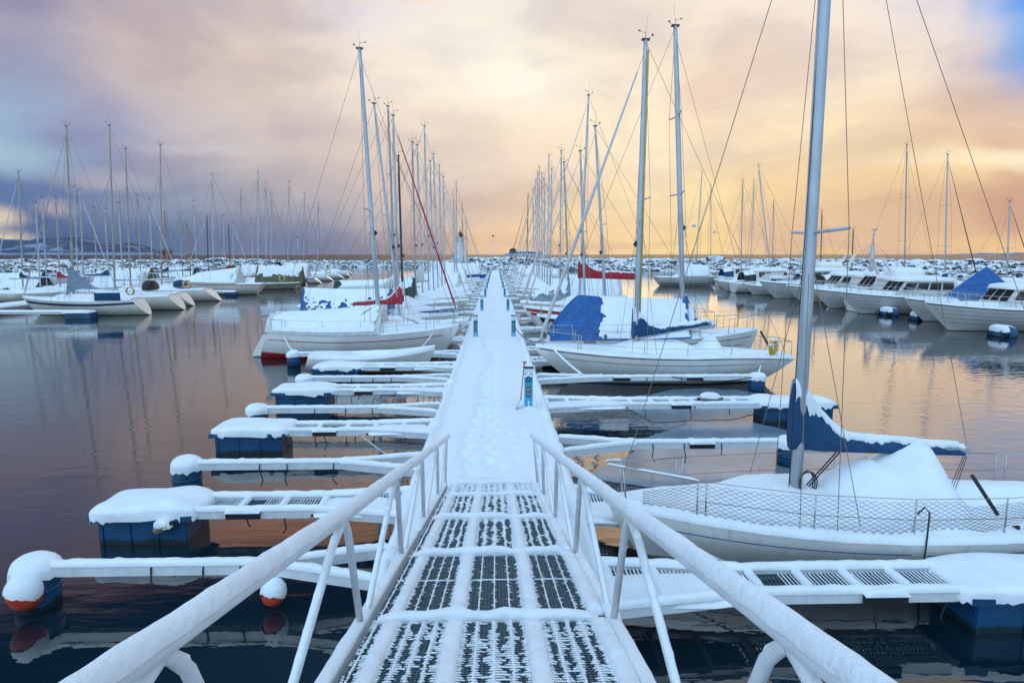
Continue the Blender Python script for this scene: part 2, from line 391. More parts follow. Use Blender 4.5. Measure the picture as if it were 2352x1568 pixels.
# ------------------------------------------------------------------ gangway
GX0,GX1=-.75,.64
def GZ(y): return 2.95-.237*y
def gangway():
    t=thing('gangway','sloping white gangway with snowy handrails and dark grating leading down to the pier','gangway',(0,0,0))
    ya,yb=.2,9.62
    sl=Vector((0,1,-.237)).normalized(); up=Vector((0,.237,1)).normalized(); ex=Vector((1,0,0))
    def G(x,y,h=0.): return Vector((x,y,GZ(y)))+up*h
    nodes=[.35,1.95,3.53,5.1,6.7,8.35,9.55]
    for x in (GX0-.06,GX1+.06):
        mb=MB(); mb.beam(G(x,ya,-.06),G(x,yb,-.06),.07,.14); mb.build('side_beam',ALU,t)
    for y in nodes:
        mb=MB(); mb.beam(G(GX0,y,-.05),G(GX1,y,-.05),.07,.07); mb.build('cross_beam',ALU,t)
        mb=MB(); mb.snowbeam(G(GX0+.03,y,.0),G(GX1-.02,y,.0),.085,.06,nz=.5,ns=7); mb.build('beam_snow',SNOW,t)
    ribs=[(-.62,.085),(-.245,.10),(.215,.105),(.615,.10)]
    for x,w in ribs:
        mb=MB(); mb.beam(G(x,ya,-.045),G(x,yb,-.045),.05,.05); mb.build('floor_rib',ALU,t)
        for a,b in zip(nodes[:-1],nodes[1:]):
            mb=MB()
            p,q=G(x,a+.05,-.012),G(x,b-.05,-.012)
            mb.snowbeam(p,q,w*(.9+.2*random.random()),.055,seg=60,nz=.22,ns=9,n=10)
            # frost feathers along the sides
            for k in range(int((b-a)/.028)):
                y=a+.06+k*.028
                if y>b-.05: break
                for sg in (-1,1):
                    ln=random.uniform(.008,.034); 
                    q0=G(x+sg*w*.42,y,.004); mb.tube([q0,q0+Vector((sg*ln,random.uniform(-.012,.012),-.004))],[.011,.002],5,False)
            mb.build('rib_snow',SNOW,t)
    lanes=[(-.735,-.665),(-.575,-.295),(-.19,.16),(.27,.565)]
    cover=[.7,.62,.03,.38,.5,.8]
    for li,(x0,x1) in enumerate(lanes):
        for pi,(a,b) in enumerate(zip(nodes[:-1],nodes[1:])):
            if b<1.9: continue
            mb=MB(); nb=int((b-a-.08)/.027)
            for k in range(nb):
                y=a+.04+k*.027; mb.box(G((x0+x1)/2,y,-.016),(x1-x0,.005,.028),axes=(ex,sl,up))
            nl=max(1,int((x1-x0)/.022))
            for k in range(nl+1):
                x=x0+(x1-x0)*k/nl; mb.box(G(x,(a+b)/2,-.017),(.004,b-a-.06,.026),axes=(ex,sl,up))
            mb.build('grating_panel',GRATE,t)
            # rime: snow lines on the bearing bars, combs on the cross bars
            mb=MB(); cv=cover[pi]
            xs=[x0+(x1-x0)*f for f in ((.22,.5,.78) if li else (.35,))]
            for x in xs:
                seg=int((b-a)/.03); pts=[];rs=[]
                for k in range(seg+1):
                    y=a+.05+(b-a-.1)*k/seg; pts.append(G(x+random.uniform(-.002,.002),y,.004)); rs.append(.0035+.004*random.random()*(1 if cv<.2 else 1.5))
                mb.tube(pts,rs,5)
                if cv<.2:
                    for k in range(seg):
                        if random.random()<.55:
                            y=a+.05+(b-a-.1)*k/seg; sg=random.choice((-1,1))
                            mb.tube([G(x,y,.004),G(x+sg*random.uniform(.01,.03),y+random.uniform(-.01,.01),.003)],[.005,.001],4,False)
            if cv<.2: mb.tube([G(x0+.01,(a+b)/2,.004),G((x0+x1)/2,(a+b)/2,.006),G(x1-.01,(a+b)/2,.004)],[.007,.006,.007],5)
            if cv>=.2:
                lines=sorted(xs+[x0,x1]); 
                for k in range(nb):
                    y=a+.05+k*.027
                    if y>b-.05: break
                    for q,xl in enumerate(lines):
                        for sg in (-1,1):
                            if (q==0 and sg<0) or (q==len(lines)-1 and sg>0): continue
                            gap=abs(lines[q+sg]-xl); ln=gap*.5*(cv*1.15+.75*NZ(xl*9+sg,y*3.1,pi*2.3,1.6)+.30*NZ(xl*31+sg*3,y*37,1,1.))
                            ln=min(gap*.97,ln*random.choice((.55,.8,1.,1.1,1.5)))
                            if ln<.007: continue
                            x2=xl+sg*ln; dy=random.uniform(-.004,.004); rr=random.uniform(.0042,.0072)
                            mb.tube([G(xl,y,.005),G(xl+sg*ln*.6,y+dy*.5,.004+random.uniform(0,.003)),G(x2,y+dy,.003)],[rr,rr*.85,rr*(.9 if ln>gap*.5 else .3)],5,False)
            if mb.v: mb.build('rime',SNOW,t)
    # handrails: tube with a thick ridge of snow, warren braces below
    HR=.81
    def RX(sx,y): return -.755-.035*max(0,(3-y)/2) if sx<0 else .66+.045*max(0,(3.2-y)/2)-.014*max(0,y-3.4)
    def FX(sx,y): return RX(sx,y)-.05 if sx<0 else max(RX(sx,y)+.04,.66)
    for sx,x in ((-1,-.74),(1,.645)):
        mb=MB(); mb.tube([G(RX(sx,y_),y_,HR-.062) for y_ in [.55+(yb-.65)*i/24 for i in range(25)]],.032,16); mb.build('handrail',ALU,t)
        mb=MB(); n=230
        def fn(u,v,x=x,sx=sx):
            y=.56+(yb-.16-.56)*u; sv=2*v-1
            lim=1.28+.16*NZ(sx*9+math.copysign(3,sv),y*5,1,2.)+.10*NZ(sx*3+math.copysign(5,sv),y*15,1,2.)
            a=PI/2-sv*lim
            k=1+.20*NZ(sx*9,y*2.6,1,2.)+.12*NZ(sx*3+v*2,y*11,1,2.)
            th=.021*k*max(0,math.cos(sv*PI/2*.98))**.45+.002
            q=G(RX(sx,y),y,HR-.062)
            return q+ex*(math.cos(a)*(.032+th*.4))+up*(math.sin(a)*(.032+th*1.25))
        mb.grid(n,14,fn,flip=True); mb.build('rail_snow',SNOW,t)
        xf=GX0-.06 if sx<0 else GX1+.06
        for k in range(6):
            a,b=nodes[k],nodes[k+1]; ap=(a+b)/2+.05
            if k==5: ap=9.05
            top=G(RX(sx,ap),ap,HR-.085)
            for sd,yy in ((-1,a),(1,b)):
                foot=G(FX(sx,yy),yy-sd*.06,-.02); kn=top+sl*(sd*.05)
                mb=MB(); mb.tube([top,kn+up*(-.02),kn.lerp(foot,.12)+sl*(sd*.02),foot],.021,10); mb.build('brace',ALU,t)
                # snow clinging along the brace's upper side
                mb=MB(); dd=(foot-kn).normalized(); nn=Vector((0,-dd.z*sd,dd.y*sd)).normalized()
                if nn.z<0: nn=-nn
                pts=[kn.lerp(foot,.05+.9*i/24)+nn*.015 for i in range(25)]
                mb.tube(pts,[.018*(1+.3*NZ(i*.7,k*3,sx))*(.3 if i in(0,24) else 1) for i in range(25)],8); mb.build('brace_snow',SNOW,t)
    # drift where the gangway lands on the pier
    mb=MB(); mb.dome((-.07,9.85,.50),.72,.32,.155,.8,.6,.06,nphi=40,nz=.035,ns=3); mb.build('landing_drift',SNOW,t)
    for x in (GX0-.06,GX1+.06):
        mb=MB(); mb.snowbeam(G(x,6.,.01),G(x,yb,.01),.09,.04,nz=.4); mb.build('side_beam_snow',SNOW,t)
        mb=MB(); mb.snowbeam(G(x,1.2,.01),G(x,6.,.01),.075,.03,nz=.5); mb.build('side_beam_snow',SNOW,t)
gangway()
# ------------------------------------------------------------------ mooring fingers
def finger(label,side,Y,kind,xo,wf=1.7,group='mooring fingers along the pier',detail=2,z=.44,x0=None,bump=None,base=1.0,skew=0.,out=.56):
    """kind 'walk': two beams with grating and a box float; 'boom': one beam with a drum float"""
    px=PXL if side<0 else PXR
    t=thing('mooring_finger',label,'mooring finger',(px,Y,0),0 if side>0 else PI,group)
    L=abs(xo-px); nf=max(3,int(L/.12)) if detail>1 else 6
    cw=.30*L if L<6 else .28*L
    def bm(mb,p,q,w=.10,h=.12): mb.beam(p,q,w,h)
    sk=-skew if side>0 else skew
    if kind=='walk':
        xf=L-wf
        for s in (-1,1):
            A=Vector((.02,s*base/2,z-.02)); B=Vector((cw,s*out/2+sk,z)); E_=Vector((xf+.05,s*out/2+sk,z))
            mb=MB(); bm(mb,A,B); bm(mb,B-Vector((.03,0,0)),E_); 
            mb.build('side_beam',ALU,t)
            mb=MB(); mb.snowbeam(A+Vector((0,0,.06)),B+Vector((0,0,.06)),.13,.075,seg=None if detail>1 else 5,taper=False); mb.snowbeam(B+Vector((-.03,0,.06)),E_+Vector((0,0,.06)),.13,.07,seg=None if detail>1 else 6,taper=False); mb.build('beam_snow',SNOW,t)
            if detail>1:
                mb=MB()
                for xx in (cw,cw+(xf-cw)*.5):
                    mb.tube([(xx,s*(out/2+.05)+sk,z-.02),(xx,s*(out/2+.065)+sk,z-.02)],.022,8)
                mb.build('bolt',BLACK,t)
        nb=max(3,int((xf-.1)/.55)); mbs=MB(); mbg=MB()
        for k in range(nb+1):
            xx=.08+(xf-.12)*k/nb; w=base+(out-base)*min(1,xx/cw); yc=sk*min(1,xx/cw)
            mbc=MB(); mbc.beam((xx,yc-w/2+.05,z-.01),(xx,yc+w/2-.05,z-.01),.06,.07); cbo=mbc.build('cross_beam',ALU,t)
            mb=MB(); mb.snowbeam((xx,yc-w/2+.05,z+.025),(xx,yc+w/2-.05,z+.025),.11,.06,seg=8,taper=False); mb.build('beam_snow',SNOW,cbo)
            if k<nb and detail>0:
                x2=.08+(xf-.12)*(k+1)/nb
                n=int((x2-xx-.1)/.045) if detail>1 else 5
                for i in range(n):
                    xb=xx+.07+i*(x2-xx-.1)/n; wb=(base+(out-base)*min(1,xb/cw))-.14; yc=sk*min(1,xb/cw)
                    mbg.box((xb,yc,z),(.008,wb,.03))
                    if detail>1 and NZ(xb*2,Y*3,1,1.3)>-.35: mbs.tube([(xb,yc-wb/2,z+.017),(xb,yc+wb/2,z+.017)],.0075+.006*random.random(),4,False)
                m=max(2,int(out/.12)) if detail>1 else 2
                for i in range(m+1):
                    yy=yc-wb/2+wb*i/m; mbg.box(((xx+x2)/2,yy,z-.003),(x2-xx,.006,.026))
        if mbg.v:
            nf_=len(mbg.f); mbg.add(mbs.v,mbs.f); gro=mbg.build('grating',GRATE,t); gro.data.materials.append(SNOW)
            gro.data.polygons.foreach_set('material_index',[0]*nf_+[1]*(len(mbg.f)-nf_))
        mbs=MB()
        # patchy snow bed near the pier
        bl=min(cw*1.0,xf*.8)
        mbs.dome((bl*.5,sk*.4+(-.1 if side>0 else .1),z-.01),bl*.5,base*.36,.06,.6,.45,0,nphi=26,nth=5,nz=.05,ns=4)
        mbs.build('walkway_snow',SNOW,t)
        fy=out/2+.12
        mb=MB(); mb.box(((xf+L)/2,sk,.10),(wf-.12,fy*2-.1,.62))
        for i in range(4):
            xx=xf+.1+(wf-.2)*(i)/3
            for s in (-1,1): mb.box((xx,sk+s*(fy-.05),.10),(.05,.035,.6))
        mb.build('float',BLUEF,t)
        mb=MB(); mb.box(((xf+L)/2,sk,z-.02),(wf+.08,fy*2+.06,.085)); mb.build('float_rim',BLUEF,t)
        mb=MB(); mb.dome(((xf+L)/2-.03,sk,z+.02),wf/2+.09,fy+.06,.155+.03*random.random(),.62,.30,.085,nz=.075,ns=3.,nphi=120 if detail>1 else 20,nth=10 if detail>1 else 5); mb.build('float_snow',SNOW,t)
    else:
        xf=L-.42
        B=Vector((cw,sk,z))
        mb=MB(); mb.beam(B,(xf+.1,sk,z),.12,.13); mb.build('boom_arm',ALU,t)
        mb=MB(); mb.snowbeam(B+Vector((-.05,0,.065)),(xf+.2,sk,z+.065),.145,.065,seg=nf); mb.build('arm_snow',SNOW,t)
        for s in (-1,1):
            A=Vector((.02,s*base*.42,z-.02))
            mb=MB(); mb.beam(A,B+Vector((.06,s*.03,0)),.10,.13); mb.build('boom_leg',ALU,t)
            mb=MB(); mb.snowbeam(A+Vector((0,0,.065)),B+Vector((.06,s*.03,.062)),.125,.07,seg=nf//2+2); mb.build('leg_snow',SNOW,t)
        mb=MB(); mb.beam((.03,-base*.45,z-.03),(.03,base*.45,z-.03),.07,.1); 
        mb.build('hinge_bar',ALU,t)
        if detail>1:
            mb=MB(); mb.dome((cw,sk,z+.06),.14,.12,.09,.8,.8,.03,nphi=16,nth=5); mb.build('joint_snow',SNOW,t)
        mb=MB(); mb.tube([(L-.25,sk,-.25),(L-.25,sk,z-.03),(L-.25,sk,z)],[.25,.25,.235],22)
        if detail>1: mb.tube([(L-.25,sk,.2),(L-.25,sk,.24)],.258,22)
        mb.build('float',BLUEF,t)
        mb=MB(); mb.dome((L-.25,sk,z-.01),.285,.285,.2,.85,1.,.08,nz=.04,ns=5,nphi=28,nth=7); mb.build('float_snow',SNOW,t)
    if detail>1:
        for q in range(3):
            xx=cw+(L*.72-cw)*(q+.3+.4*random.random())/3; yy=(-1 if side>0 else 1)*(out/2+.02 if kind=='walk' else .07)+sk
            mb=MB(); ln=random.uniform(.18,.42); mb.tube([(xx,yy,z+.05),(xx+.01,yy*1.05,z-.08),(xx+random.uniform(-.05,.05),yy*1.05,z-.08-ln*.5),(xx+random.uniform(-.06,.06),yy,z-ln)],.011,5); mb.build('hanging_rope',ROPEK,t)
    # rubber fender strips on the side
    for fx in (bump or ()):
        s=-1 if side>0 else 1
        yb=s*(out/2+.075)+sk if kind=='walk' else s*.09+sk
        mb=MB(); mb.box((fx,yb,z+.005),(.5,.05,.11)); mb.build('rubber_pad',BLACK,t)
        mb=MB(); mb.snowbeam((fx-.26,yb,z+.05),(fx+.26,yb,z+.05),.11,.08,seg=10); mb.build('pad_snow',SNOW,t)
    return t
GL='mooring fingers on the left of the pier'; GR='mooring fingers on the right of the pier'
finger('thin white boom nearest the gangway on the left, orange buoy against its drum float',-1,7.42,'boom',-5.95,group=GL)
finger('wide snowy finger whose big blue float carries a small white fender',-1,9.35,'walk',-5.98,wf=1.42,group=GL,bump=(2.4,))
finger('thin white boom between the two nearest wide blue-float fingers on the left',-1,11.25,'boom',-5.95,group=GL)
finger('second wide finger with blue box float on the left, slack rope on its near side',-1,13.65,'walk',-6.15,wf=1.55,group=GL,bump=(2.35,))
finger('thin white boom with drum float just beyond the second wide left finger',-1,15.4,'boom',-6.2,group=GL)
finger('third wide finger with blue box float on the left of the pier',-1,17.7,'walk',-6.25,wf=1.6,group=GL,bump=(2.35,))
finger('thin white boom with snow-capped drum float between third and fourth wide left fingers',-1,19.3,'boom',-6.2,group=GL)
finger('fourth wide finger on the left, blue box float just in front of the dinghy',-1,21.4,'walk',-6.2,wf=1.6,group=GL,bump=(2.3,))
finger('long thin boom behind the dinghy, drum float roped to the white tarped sailboat',-1,24.2,'boom',-8.1,group=GL)
finger('wide grated finger nearest the gangway on the right, alongside the blue-striped sailboat',1,6.85,'walk',7.3,wf=1.9,group=GR,bump=(3.15,),out=.56)
finger('wide finger mostly hidden behind the bow of the nearest blue-striped sailboat',1,9.3,'walk',6.6,group=GR,base=1.1,skew=.62,out=.5)
finger('thin white boom crossing the ice behind the blue sail cover',1,12.3,'boom',6.3,group=GR,bump=(2.95,),base=1.15)
finger('wide right finger with a white fender lying on its grating and blue end float',1,15.85,'walk',8.75,wf=1.9,group=GR,bump=(3.5,6.0),base=1.15)
finger('thin boom on the right running along the white sloop with black trim line',1,19.2,'boom',8.5,group=GR,bump=(2.7,5.0))
# ------------------------------------------------------------------ pedestals
def pedestal():
    t=thing('power_pedestal','','pedestal',(0,0,0))
    mb=MB(); mb.box((0,0,.45),(.20,.16,1.0)); mb.build('post',BLUED,t)
    mb=MB(); mb.box((0,0,1.0),(.21,.17,.12)); mb.build('white_band',ALU,t)
    mb=MB(); mb.box((0,0,1.085),(.235,.2,.05)); mb.build('cap',NAVY,t)
    mb=MB(); mb.dome((0,0,1.105),.11,.09,.05,.7,.5,.01,nphi=16,nth=4); mb.build('cap_snow',SNOW,t)
    for k in range(3):
        s=MB(); s.box((0,-.086,.40+k*.115),(.125,.02,.085)); so_=s.build('socket',CANVO,t)
        s=MB(); s.box((0,-.098,.42+k*.115),(.09,.006,.03)); s.build('socket_lid',GALV,so_)
    for k in range(4):
        s=MB(); cx,cz=(-.042 if k%2 else .042),.76+.09*(k//2)
        s.tube([(cx+.03*math.cos(a),-.088,cz+.03*math.sin(a)) for a in [2*PI*i/12 for i in range(13)]],.009,6); s.build('tap_ring',BLACK,t)
    s=MB(); s.add([(-.011,-.083,.12),(.011,-.083,.12),(.011,-.083,.22),(-.011,-.083,.22),(-.032,-.083,.215),(.032,-.083,.215),(0,-.083,.275)],[(0,1,2,3),(4,5,6)],False); s.build('white_arrow',ALU,t)
    s=MB()
    for k in range(5): s.dome((random.uniform(-.08,.08),-.09,.9+random.uniform(-.05,.06)),.035,.02,.04,.8,.9,.02,nphi=8,nth=3)
    s.build('clinging_snow',SNOW,t)
    mb=MB(); mb.dome((0,-.1,.06),.17,.14,.07,.8,.8,.02,nphi=16,nth=4); mb.build('foot_snow',SNOW,t)
    return t
pp=pedestal(); first=True
for side,x,y0,n0 in ((1,.8,15.0,10),(-1,-.9,28.05,9)):
    for k in range(n0):
        o=pp if first else copy_tree(pp); first=False
        o.location=(x+.01*(k%3),y0+13.05*k,.5)
        if side>0: lb='blue power pedestal with a snow shovel leaning on it' if k==0 else 'blue power pedestal, %s from the gangway along the right pier edge'%ordw(k+1)
        else: lb='blue power pedestal, %s from the gangway along the left pier edge'%ordw(k+1)
        tag(o,lb,'pedestal','power pedestals on the pier')
def shovel():
    t=thing('snow_shovel','snow shovel with red grip leaning on the nearest pedestal','shovel',(.63,14.98,.5))
    mb=MB(); mb.tube([(-.02,-.02,.28),(.06,.02,1.1)],.014,8); mb.build('handle',WOODM,t)
    mb=MB(); mb.tube([(.055,.02,1.06),(.075,.03,1.2)],.019,8); mb.tube([(.02,.03,1.2),(.13,.03,1.2)],.015,8); mb.build('grip',REDP,t)
    mb=MB()
    def f(u,v): return (-.02-.16*v+.03*(u-.5),-.06-.1*v+.28*(u-.5)*(.6+.4*v),.33-.30*v-.03*(2*u-1)**2)
    mb.grid(8,8,f); mb.grid(8,8,lambda u,v:(lambda p:(p[0]+.006,p[1],p[2]+.008))(f(u,v)),flip=True); mb.build('blade',GALV,t)
shovel()
# ------------------------------------------------------------------ buoys and fenders
def buoy(label,loc,a,tilt,name='mooring_buoy',m=ORANGE):
    t=thing(name,label,'buoy',loc); t.rotation_euler=(0,tilt,.3)
    mb=MB(); prof=[(-1.,.0),(-.95,.33),(-.75,.68),(-.4,.93),(0,1.),(.4,.92),(.72,.66),(.9,.36),(.97,.15),(.98,0.)]
    mb.tube([(0,0,a*z) for z,r in prof],[max(.002,a*.86*r) for z,r in prof],22); mb.build('ball',m,t)
    mb=MB()
    def fn(u,v):
        ph=2*PI*u; th=v*(1.68+.3*math.cos(ph-.6))
        rr=a*(.97+.13*math.cos(th)); n=1+.06*NZ(math.cos(ph)*2,math.sin(ph)*2,th,2.)+(.10*NZ(math.cos(ph)*3,math.sin(ph)*3,loc[1],2.) if v>.8 else 0)
        th2=th*n
        return (rr*math.sin(th2)*math.cos(ph)*.96,rr*math.sin(th2)*math.sin(ph)*.96,rr*1.06*math.cos(th2)*(1 if v<.99 else .97))
    mb.grid(28,9,fn,flip=False); o=mb.build('snow_cap',SNOW,t)
    o.rotation_euler=(0,-tilt,0)
p=P(75,1350,.16)
buoy('snow-topped orange buoy lashed to the drum float nearest the lower left',(-5.63,7.12,.30),.21,-.6)
p=P(628,1362,.12)
buoy('snow-topped orange buoy hanging beneath the nearest left boom',(-2.72,7.22,.21),.165,.25)
def fender(label,p,q,r,m=WHITE,name='fender',snow=True):
    p=Vector(p);q=Vector(q); t=thing(name,label,'fender',tuple((p+q)/2)); h=(q-p)/2
    mb=MB(); mb.tube([-h*1.15,-h*1.02,-h*.9,-h*.7,h*.7,h*.9,h*1.02,h*1.15],[r*.25,r*.3,r*.75,r,r,r*.75,r*.3,r*.25],14); mb.build('body',m,t)
    for s in (-1,1):
        mb=MB(); mb.tube([h*s*.98,h*s*1.18],[r*.42,r*.3],10); mb.build('end_cap',BLACK,t)
    if snow and abs(h.z)<abs(h.x)+abs(h.y):
        mb=MB(); mb.dome((0,0,r*.3),h.length*.92,r*1.0,r*1.25,.75,.6,.02,rz=math.atan2(h.y,h.x),nphi=24,nth=6); mb.build('snow_cap',SNOW,t)
    elif snow:
        mb=MB(); mb.dome((0,0,abs(h.z)*.8),r*1.1,r*1.1,r*1.4,.8,1,.02,nphi=16,nth=5); mb.build('snow_cap',SNOW,t)
    return t
fender('white fender lying crosswise on the wide right finger',(5.28,15.75,.58),(5.85,15.78,.58),.115)
fender('small dirty white fender hanging on the near blue float',(-5.02,8.86,.26),(-4.77,8.84,.40),.075,CREAM)
# ------------------------------------------------------------------ boats: hull surface
class Hull:
    def __init__(s,L,B,fb,stern='counter',br=.16,sr=.10,full=.62,pk=.42,keel=-.28):
        s.L,s.B,s.fb,s.st,s.br,s.sr,s.full,s.pk,s.k=L,B,fb,stern,br*L,sr*L,full,pk,keel
    def b(s,t):
        if t<s.pk: f=s.full+(1-s.full)*math.sin(PI/2*t/s.pk)
        else: f=max(0.,1-((t-s.pk)/(1-s.pk))**2.15)**.92
        return max(.012,s.B/2*f)
    def zs(s,t):
        a,m,c=s.fb
        return m+(a-m)*((t-.35)/.65)**2 if t>.35 else m+(c-m)*((.35-t)/.35)**2
    def x(s,t,v):
        xs=-s.L/2+(s.sr*(1-v) if s.st=='counter' else (s.sr*v if s.st=='reverse' else 0))
        xb=s.L/2-s.br*(1-v)**1.25
        return xs+(xb-xs)*t
    def pt(s,t,v,sd,off=0.):
        z0=s.k+(.25*(1-t*3) if (t<.33 and s.st!='plumb') else 0)*.8
        z=z0+(s.zs(t)-z0)*v
        w=1-(1-v)**2.6; fl=.80+.20*v if t>.45 else .93+.07*v
        return Vector((s.x(t,v),sd*(s.b(t)*w*fl+off),z))
def hull_mesh(h,nt=26,nv=9):
    mb=MB()
    for sd in (-1,1): mb.grid(nt,nv,lambda u,v:h.pt(u,v,sd),flip=sd<0)
    # transom
    vs=[h.pt(0,j/nv,-1) for j in range(nv+1)]+[h.pt(0,j/nv,1) for j in range(nv,-1,-1)]
    mb.add(vs,[tuple(range(len(vs)))],False)
    return mb
def strip(h,v0,v1,t0=0.,t1=1.,off=.006,nt=28):
    mb=MB()
    for sd in (-1,1): mb.grid(nt,max(1,int((v1-v0)*28)),lambda u,v:h.pt(t0+(t1-t0)*u,v0+(v1-v0)*v,sd,off),flip=sd<0)
    return mb
def sstep(a,b,x):
    k=min(1,max(0,(x-a)/(b-a))); return k*k*(3-2*k)
def deck_snow(h,cabin,humps=(),th=.10,seed=0.,nt=44,nu=26,pit=None,nz=.03):
    """snow over the deck, the cabin trunk and any hump under it"""
    mb=MB(); c0,c1,ch,cw=cabin
    def z(t,s):
        e=abs(s); zz=h.zs(t)+th*(1-e**9)
        zz+=ch*sstep(c0-.03,c0+.05,t)*(1-sstep(c1-.12,c1+.03,t))*(1-sstep(cw-.12,cw+.18,e))
        for tc,tw0,tw1,uw,hh in humps:
            k=max(0,1-abs(t-tc)/(tw0 if t<tc else tw1)); zz=max(zz,h.zs(t)+th+hh*(.25*k+.75*sstep(0,1,k))*(1-sstep(uw*.06,uw,e)**.8))
        if pit:
            a,b,dp,pw=pit; zz-=dp*sstep(a-.03,a+.03,t)*(1-sstep(b-.03,b+.03,t))*(1-sstep(pw-.1,pw+.1,e))
        return zz
    def fn(u,v):
        t=.004+u*.992; s=2*v-1; s=math.copysign(1-(1-abs(s))**1.5,s)
        x=h.x(t,1); y=h.b(t)*s*1.005; zz=z(t,s)+nz*NZ(x+seed,y,seed,1.4)*(1-abs(s)**6)+.012*NZ(x+seed,y,3,5.)
        if abs(s)>.999: zz=h.zs(t)-.012-.02*abs(NZ(x*1.3+seed,s,3,3.)); y*=1.012
        elif abs(s)>.93: y*=1.018; zz=min(zz,h.zs(t)+th*.75+.02*NZ(x,s,9,4))
        return (x,y,zz)
    mb.grid(nt,nu,fn,flip=True)
    # closing lip at the stern
    mb.grid(2,nu,lambda u,v:(lambda p:(p[0]-.01*u,p[1],p[2]+(h.zs(0)-.03-p[2])*u))(fn(0,v)),flip=False)
    return mb,z
def wire(mb,p,q,r=.006,sag=0.,n=4):
    p=Vector(p);q=Vector(q)
    if sag: pts=[p.lerp(q,i/8)-Vector((0,0,sag*4*(i/8)*(1-i/8))) for i in range(9)]
    else: pts=[p,q]
    mb.tube(pts,r,n,False); return mb
def part(name,m,par,fn):
    mb=MB(); fn(mb); return mb.build(name,m,par)
def sail_cover(par,h_mx,xend,z0,z1,m,tall=.5,fat=.13,sc=.12,aft=-1,seed=0.,cov=.45,end_drop=.0):
    """stowed mainsail under its cover on the boom: teardrop section, tall at the mast, plus ragged snow on top"""
    def prof(u):
        hh=sc+tall*max(0,min(1,1-(u-.05)/.30))**1.7+.14*(1-u)
        return hh
    def sec(u,a,gro=0.):
        x=h_mx+(xend-h_mx)*u; zb=z0+(z1-z0)*u-.06; hh=prof(u)*(1 if u<.97 else .8)
        sx=math.sin(a); cz=(1-math.cos(a))/2          # a 0 bottom -> PI top
        w=fat*(1-.45*u)*(1-.72*cz)**.8*(1+.12*NZ(u*9,a,seed,1.)); 
        z=zb+hh*cz
        return x,w,z,sx
    mb=MB()
    def fn(u,v):
        a=2*PI*v; x,w,z,sx=sec(u,a if a<=PI else 2*PI-a)
        y=math.copysign(abs(sx)**.75,math.sin(a))*(max(w,.085+.0*u) if u<.12 else w)*(1+.34*NZ(u*10,v*3,seed,1.4)+.13*math.sin(u*46+v*9)*(1-u))
        return (x,y,z)
    mb.grid(30,16,fn); 
    for u,fl in ((0.,True),(1.,False)):
        vs=[fn(u,j/16) for j in range(16)]; mb.add(vs,[tuple(range(16)) if fl else tuple(reversed(range(16)))],False)
    o=mb.build('sail_cover',m,par)
    mb=MB()
    def fs(u,v):
        sv=2*v-1; sd=math.copysign(1,sv)
        lim=cov+.30*NZ(u*6,sd*2,seed,2.)+.20*NZ(u*19,sd*3,seed+5,1.6)+.10*NZ(u*60,sd*3,seed+2,1.3)+.25*max(0,1-u*6)
        sq=sv*max(.16,min(1.05,lim)); ang=PI*(1-abs(sq)*.62); x,w,z,sx=sec(u,ang)
        th=(.062+.02*NZ(u*7,sd,seed,2.))*max(0,1-abs(sv)**2.2)**.5+.004
        nx=abs(sx)**.75
        y=sd*nx*(max(w,.085) if u<.12 else w)*1.06+sd*th*.5*nx
        return (x,y if abs(sv)>.01 else 0,z+th*(1-.45*nx))
    mb.grid(150,22,fs); mb.build('cover_snow',SNOW,o)
    return o
def tarp(par,h,t0,t1,zr0,zr1,m,snow=.97,seed=0.,edge=.10,wid=1.03,nose=.0,tail=0.,sfrom=0.,sto=1.,sag=.05,endm=None,rag=.12,power=.95):
    """winter tarpaulin pitched over the boom"""
    mb=MB()
    def base(u,v,up=0.):
        t=t0+(t1-t0)*u; s=2*v-1; e=abs(s)
        zr=zr0+(zr1-zr0)*u-sag*math.sin(PI*u)
        if nose and u>1-nose: zr-= (zr-h.zs(t)-.25)*((u-(1-nose))/nose)**1.2
        if tail and u<tail: zr-= (zr-h.zs(t)-.35)*((tail-u)/tail)**1.2
        ze=h.zs(t)+edge
        x=h.x(t,1); y=h.b(t)*wid*s
        z=ze+(zr-ze)*(1-e**1.12)**power if e<1 else ze
        fold=(.045*NZ(x*2.2,s*.7,seed,1.6)+.025*math.sin(x*7.5+3*NZ(x,s,seed,1.))*e)*min(1,e*3)
        y+=math.copysign(fold,s)
        return Vector((x,y,z+up))
    mb.grid(34,24,lambda u,v:base(u,v),flip=True)
    for u,fl in ((0.,1),(1.,0)):
        top=[base(u,j/24) for j in range(25)]
        zb=h.zs(t0 if u==0 else t1)+edge*.5
        mb.grid(24,4,lambda a,b:top[int(round(a*24))].lerp(Vector((top[0].x+(0.12 if u==0 else -.12)*b,top[int(round(a*24))].y*.96,min(zb,top[int(round(a*24))].z))),b),flip=bool(fl))
    o=mb.build('tarpaulin',m,par)
    mb=MB()
    def fs(u,v):
        p=base(sfrom+(sto-sfrom)*u,v*.98+.01); s=2*v-1
        n=Vector((0,math.copysign(.6,s)*min(1,abs(s)*5),.8))
        k=.045+.015*NZ(p.x,p.y,seed,2.)
        return p+n*k*(1 if abs(s)<.96 else .5)
    def sk(u,v):
        e=abs(2*v-1); n=NZ(u*7,v*4,seed,1.5)+.5*NZ(u*22,v*13,seed,1.5)
        return e>snow+rag*n or u<.05+.085*n or u>.965+.04*n
    mb.grid(96,60,fs,skip=sk,flip=True); mb.build('tarpaulin_snow',SNOW,o)
    return o
